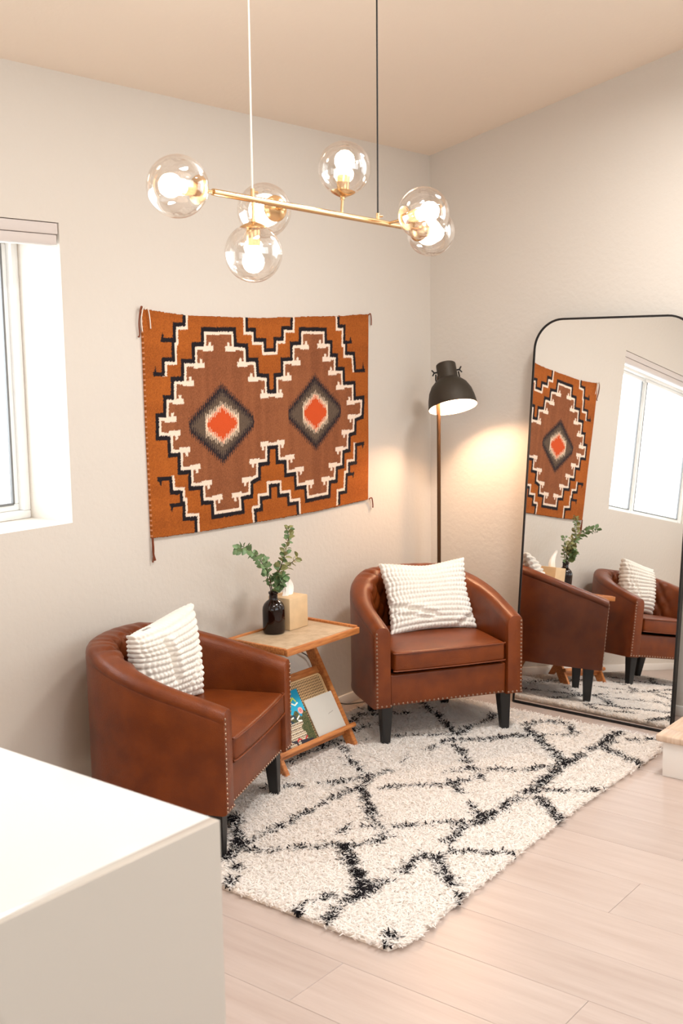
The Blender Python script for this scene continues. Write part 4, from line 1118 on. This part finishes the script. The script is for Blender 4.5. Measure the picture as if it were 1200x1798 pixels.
# ------------------------------------------------------------------ standing mirror
ml, my = 0.10324, -0.01684
mir = link('standing_mirror', None, None, (-0.2551 + 0.0, -0.98, 0.002), None, 'tall black-framed leaning floor mirror with rounded top corners', 'mirror')
nrm = Vector((-math.cos(ml) * math.cos(my), -math.cos(ml) * math.sin(my), math.sin(ml)))
hx = nrm.cross(Vector((0, 0, 1))).normalized()        # horizontal along the mirror
if hx.y > 0: hx = -hx
vy = (-nrm).cross(hx)
if vy.z < 0: vy = -vy
R4 = Matrix((hx, vy, hx.cross(vy))).transposed().to_4x4()
base0 = Vector((-0.2551, -1.0, 0.0)) + hx * 0.0
R4.translation = base0 + Vector((0, 0, 0.004))
mir.matrix_world = R4
zs = 1 if hx.cross(vy).dot(nrm) > 0 else -1
# hx points to -y: local x = distance towards -y from y=-1.0
mx0, mx1, mh, rc = -0.395, 0.357, 1.722, 0.135
def mpoly(ins):
    x0, x1, y0, y1 = mx0 + ins, mx1 - ins, 0 + ins, mh - ins
    r_ = rc - ins
    out = [(x0, y0), (x1, y0)]
    for cx_, cy_, a0 in ((x1 - r_, y1 - r_, 0), (x0 + r_, y1 - r_, PI / 2)):
        for k in range(13):
            a = a0 + PI / 2 * k / 12
            out.append((cx_ + r_ * math.cos(a), cy_ + r_ * math.sin(a)))
    return out
a_, c_ = mpoly(0), mpoly(0.0085)
V, Fc = loft([[(x, y, -zs * 0.026) for x, y in a_], [(x, y, zs * 0.003) for x, y in a_], [(x, y, zs * 0.003) for x, y in c_], [(x, y, -zs * 0.026) for x, y in c_]], True, False, False, True)
me = mesh('frame', V, Fc, BLACKM)
bm = bmesh.new(); bm.from_mesh(me); bmesh.ops.recalc_face_normals(bm, faces=bm.faces); bm.to_mesh(me); bm.free()
link('frame', me, mir)
g_ = mpoly(0.007)
V = [(x, y, 0.0) for x, y in g_]
V2 = [(x, y, -zs * 0.006) for x, y in g_]
n = len(V)
me = mesh('mirror_glass', V + V2, [tuple(range(n)), tuple(range(n, 2 * n))[::-1]] + [(i, (i + 1) % n, n + (i + 1) % n, n + i) for i in range(n)], MIRROR)
bm = bmesh.new(); bm.from_mesh(me); bmesh.ops.recalc_face_normals(bm, faces=bm.faces); bm.to_mesh(me); bm.free()
link('mirror_glass', me, mir)
link('back_board', outline_me('back_board', [(x, y) for x, y in mpoly(0.009)], -zs * 0.008, -zs * 0.016, BLACKM), mir)
link('wall_stop', tube_me('wall_stop', [(-0.02, mh - 0.05, -zs * 0.017), (-0.02, mh - 0.048, -zs * 0.077)], 0.010, BLACKM, 10), mir)

# ------------------------------------------------------------------ chandelier
ch = root('globe_chandelier', (-2.14, -1.07, 1.965), 0, 'brass bar chandelier with six lit glass globes hanging on two cords', 'chandelier')
def cl(x, y, z): return Vector((x + 2.14, y + 1.07, z - 1.965))
E0, E1 = cl(-2.572, -1.067, 1.9765), cl(-1.735, -1.075, 1.9525)
link('bar', tube_me('bar', [E0, (E0 + E1) / 2, E1], 0.0086, BRASS, 16), ch)
globe_me = None
def sphere_me(nm, r, m, cut=None, n=40):
    pr = []
    for k in range(33):
        a = -PI / 2 + PI * k / 32
        z = r * math.sin(a)
        if cut is not None and z < cut: continue
        pr.append((r * math.cos(a), z))
    rings = [[(q[0] * math.cos(2 * PI * j / n), q[0] * math.sin(2 * PI * j / n), q[1]) for j in range(n)] for q in pr]
    rings = [[(x if abs(x) > 1e-9 else 1e-6, y, z) for x, y, z in r_] for r_ in rings]
    V, Fc = loft(rings, True, False, True)
    return mesh(nm, V, Fc, m, True)
GR = 0.075
g_me = sphere_me('globe', GR, GLOBE, cut=-0.066)
cap_me = lathe_me('cap', [(0.0, -0.0785), (0.010, -0.0785), (0.022, -0.0735), (0.033, -0.0675), (0.0355, -0.064), (0.030, -0.062), (0.0, -0.060)], BRASS, 32)
sock_me = lathe_me('socket', [(0.017, -0.060), (0.018, -0.056), (0.018, -0.022), (0.016, -0.019), (0.0, -0.019)], BRASS, 24)
bulb_me = lathe_me('bulb', [(0.0125, -0.0185), (0.0125, -0.012), (0.019, -0.002), (0.027, 0.012), (0.0285, 0.024), (0.024, 0.038), (0.013, 0.048), (0.0, 0.051)], BULB, 24)
def arm(attach, centre, stub=0.0):
    """globe at centre fed by a stem from the bar"""
    d = (centre - attach).normalized()
    q = d.to_track_quat('Z', 'Y').to_matrix().to_4x4()
    g = link('globe', g_me, ch); g.matrix_local = Matrix.Translation(centre) @ q
    link('cap', cap_me, g); link('socket', sock_me, g); link('bulb', bulb_me, g)
    link('stem', tube_me('stem', [attach, centre - d * 0.0785], 0.0042, BRASS, 12), ch)
    mid = centre - d * 0.0785
    link('collar', tube_me('collar', [mid - d * 0.008, mid], 0.0065, BRASS, 12), ch)
arm(E0, cl(-2.684, -1.059, 1.979))
arm(E1, cl(-1.621, -1.078, 1.948))
arm(cl(-2.428, -1.069, 1.9725), cl(-2.424, -1.062, 1.838))
arm(cl(-2.064, -1.072, 1.962), cl(-2.049, -1.072, 2.091))
arm(cl(-2.285, -1.070, 1.968), cl(-2.237, -0.936, 1.972))
arm(cl(-1.845, -1.074, 1.956), cl(-1.850, -1.205, 1.975))
for x, z, m in ((-2.431, 1.972, WCORD), (-1.888, 1.957, CORD)):
    zt_ = ztop(1.07)
    a = cl(x, -1.07, z + 0.004)
    c = cl(x + (0.004 if x < -2.2 else 0.006), -1.07, zt_ - 0.02)
    link('ferrule', tube_me('ferrule', [a, a + Vector((0, 0, 0.022))], 0.0055, BRASS, 10), ch)
    link('set_screw', tube_me('set_screw', [a + Vector((0.004, -0.002, 0.014)), a + Vector((0.014, -0.006, 0.014))], 0.0032, BRASS, 8), ch)
    link('suspension_cord', tube_me('suspension_cord', [a + Vector((0, 0, 0.020)), c], 0.0024, m if m is WCORD else BLACKM, 8), ch)
    cp = link('canopy', lathe_me('canopy', [(0.0, -0.03), (0.008, -0.03), (0.05, -0.020), (0.055, -0.002), (0.055, 0.0), (0.0, 0.0)], BRASS, 28), ch, c + Vector((0, 0, 0.004)))
    cp.rotation_euler = (-math.atan(SL), 0, 0)
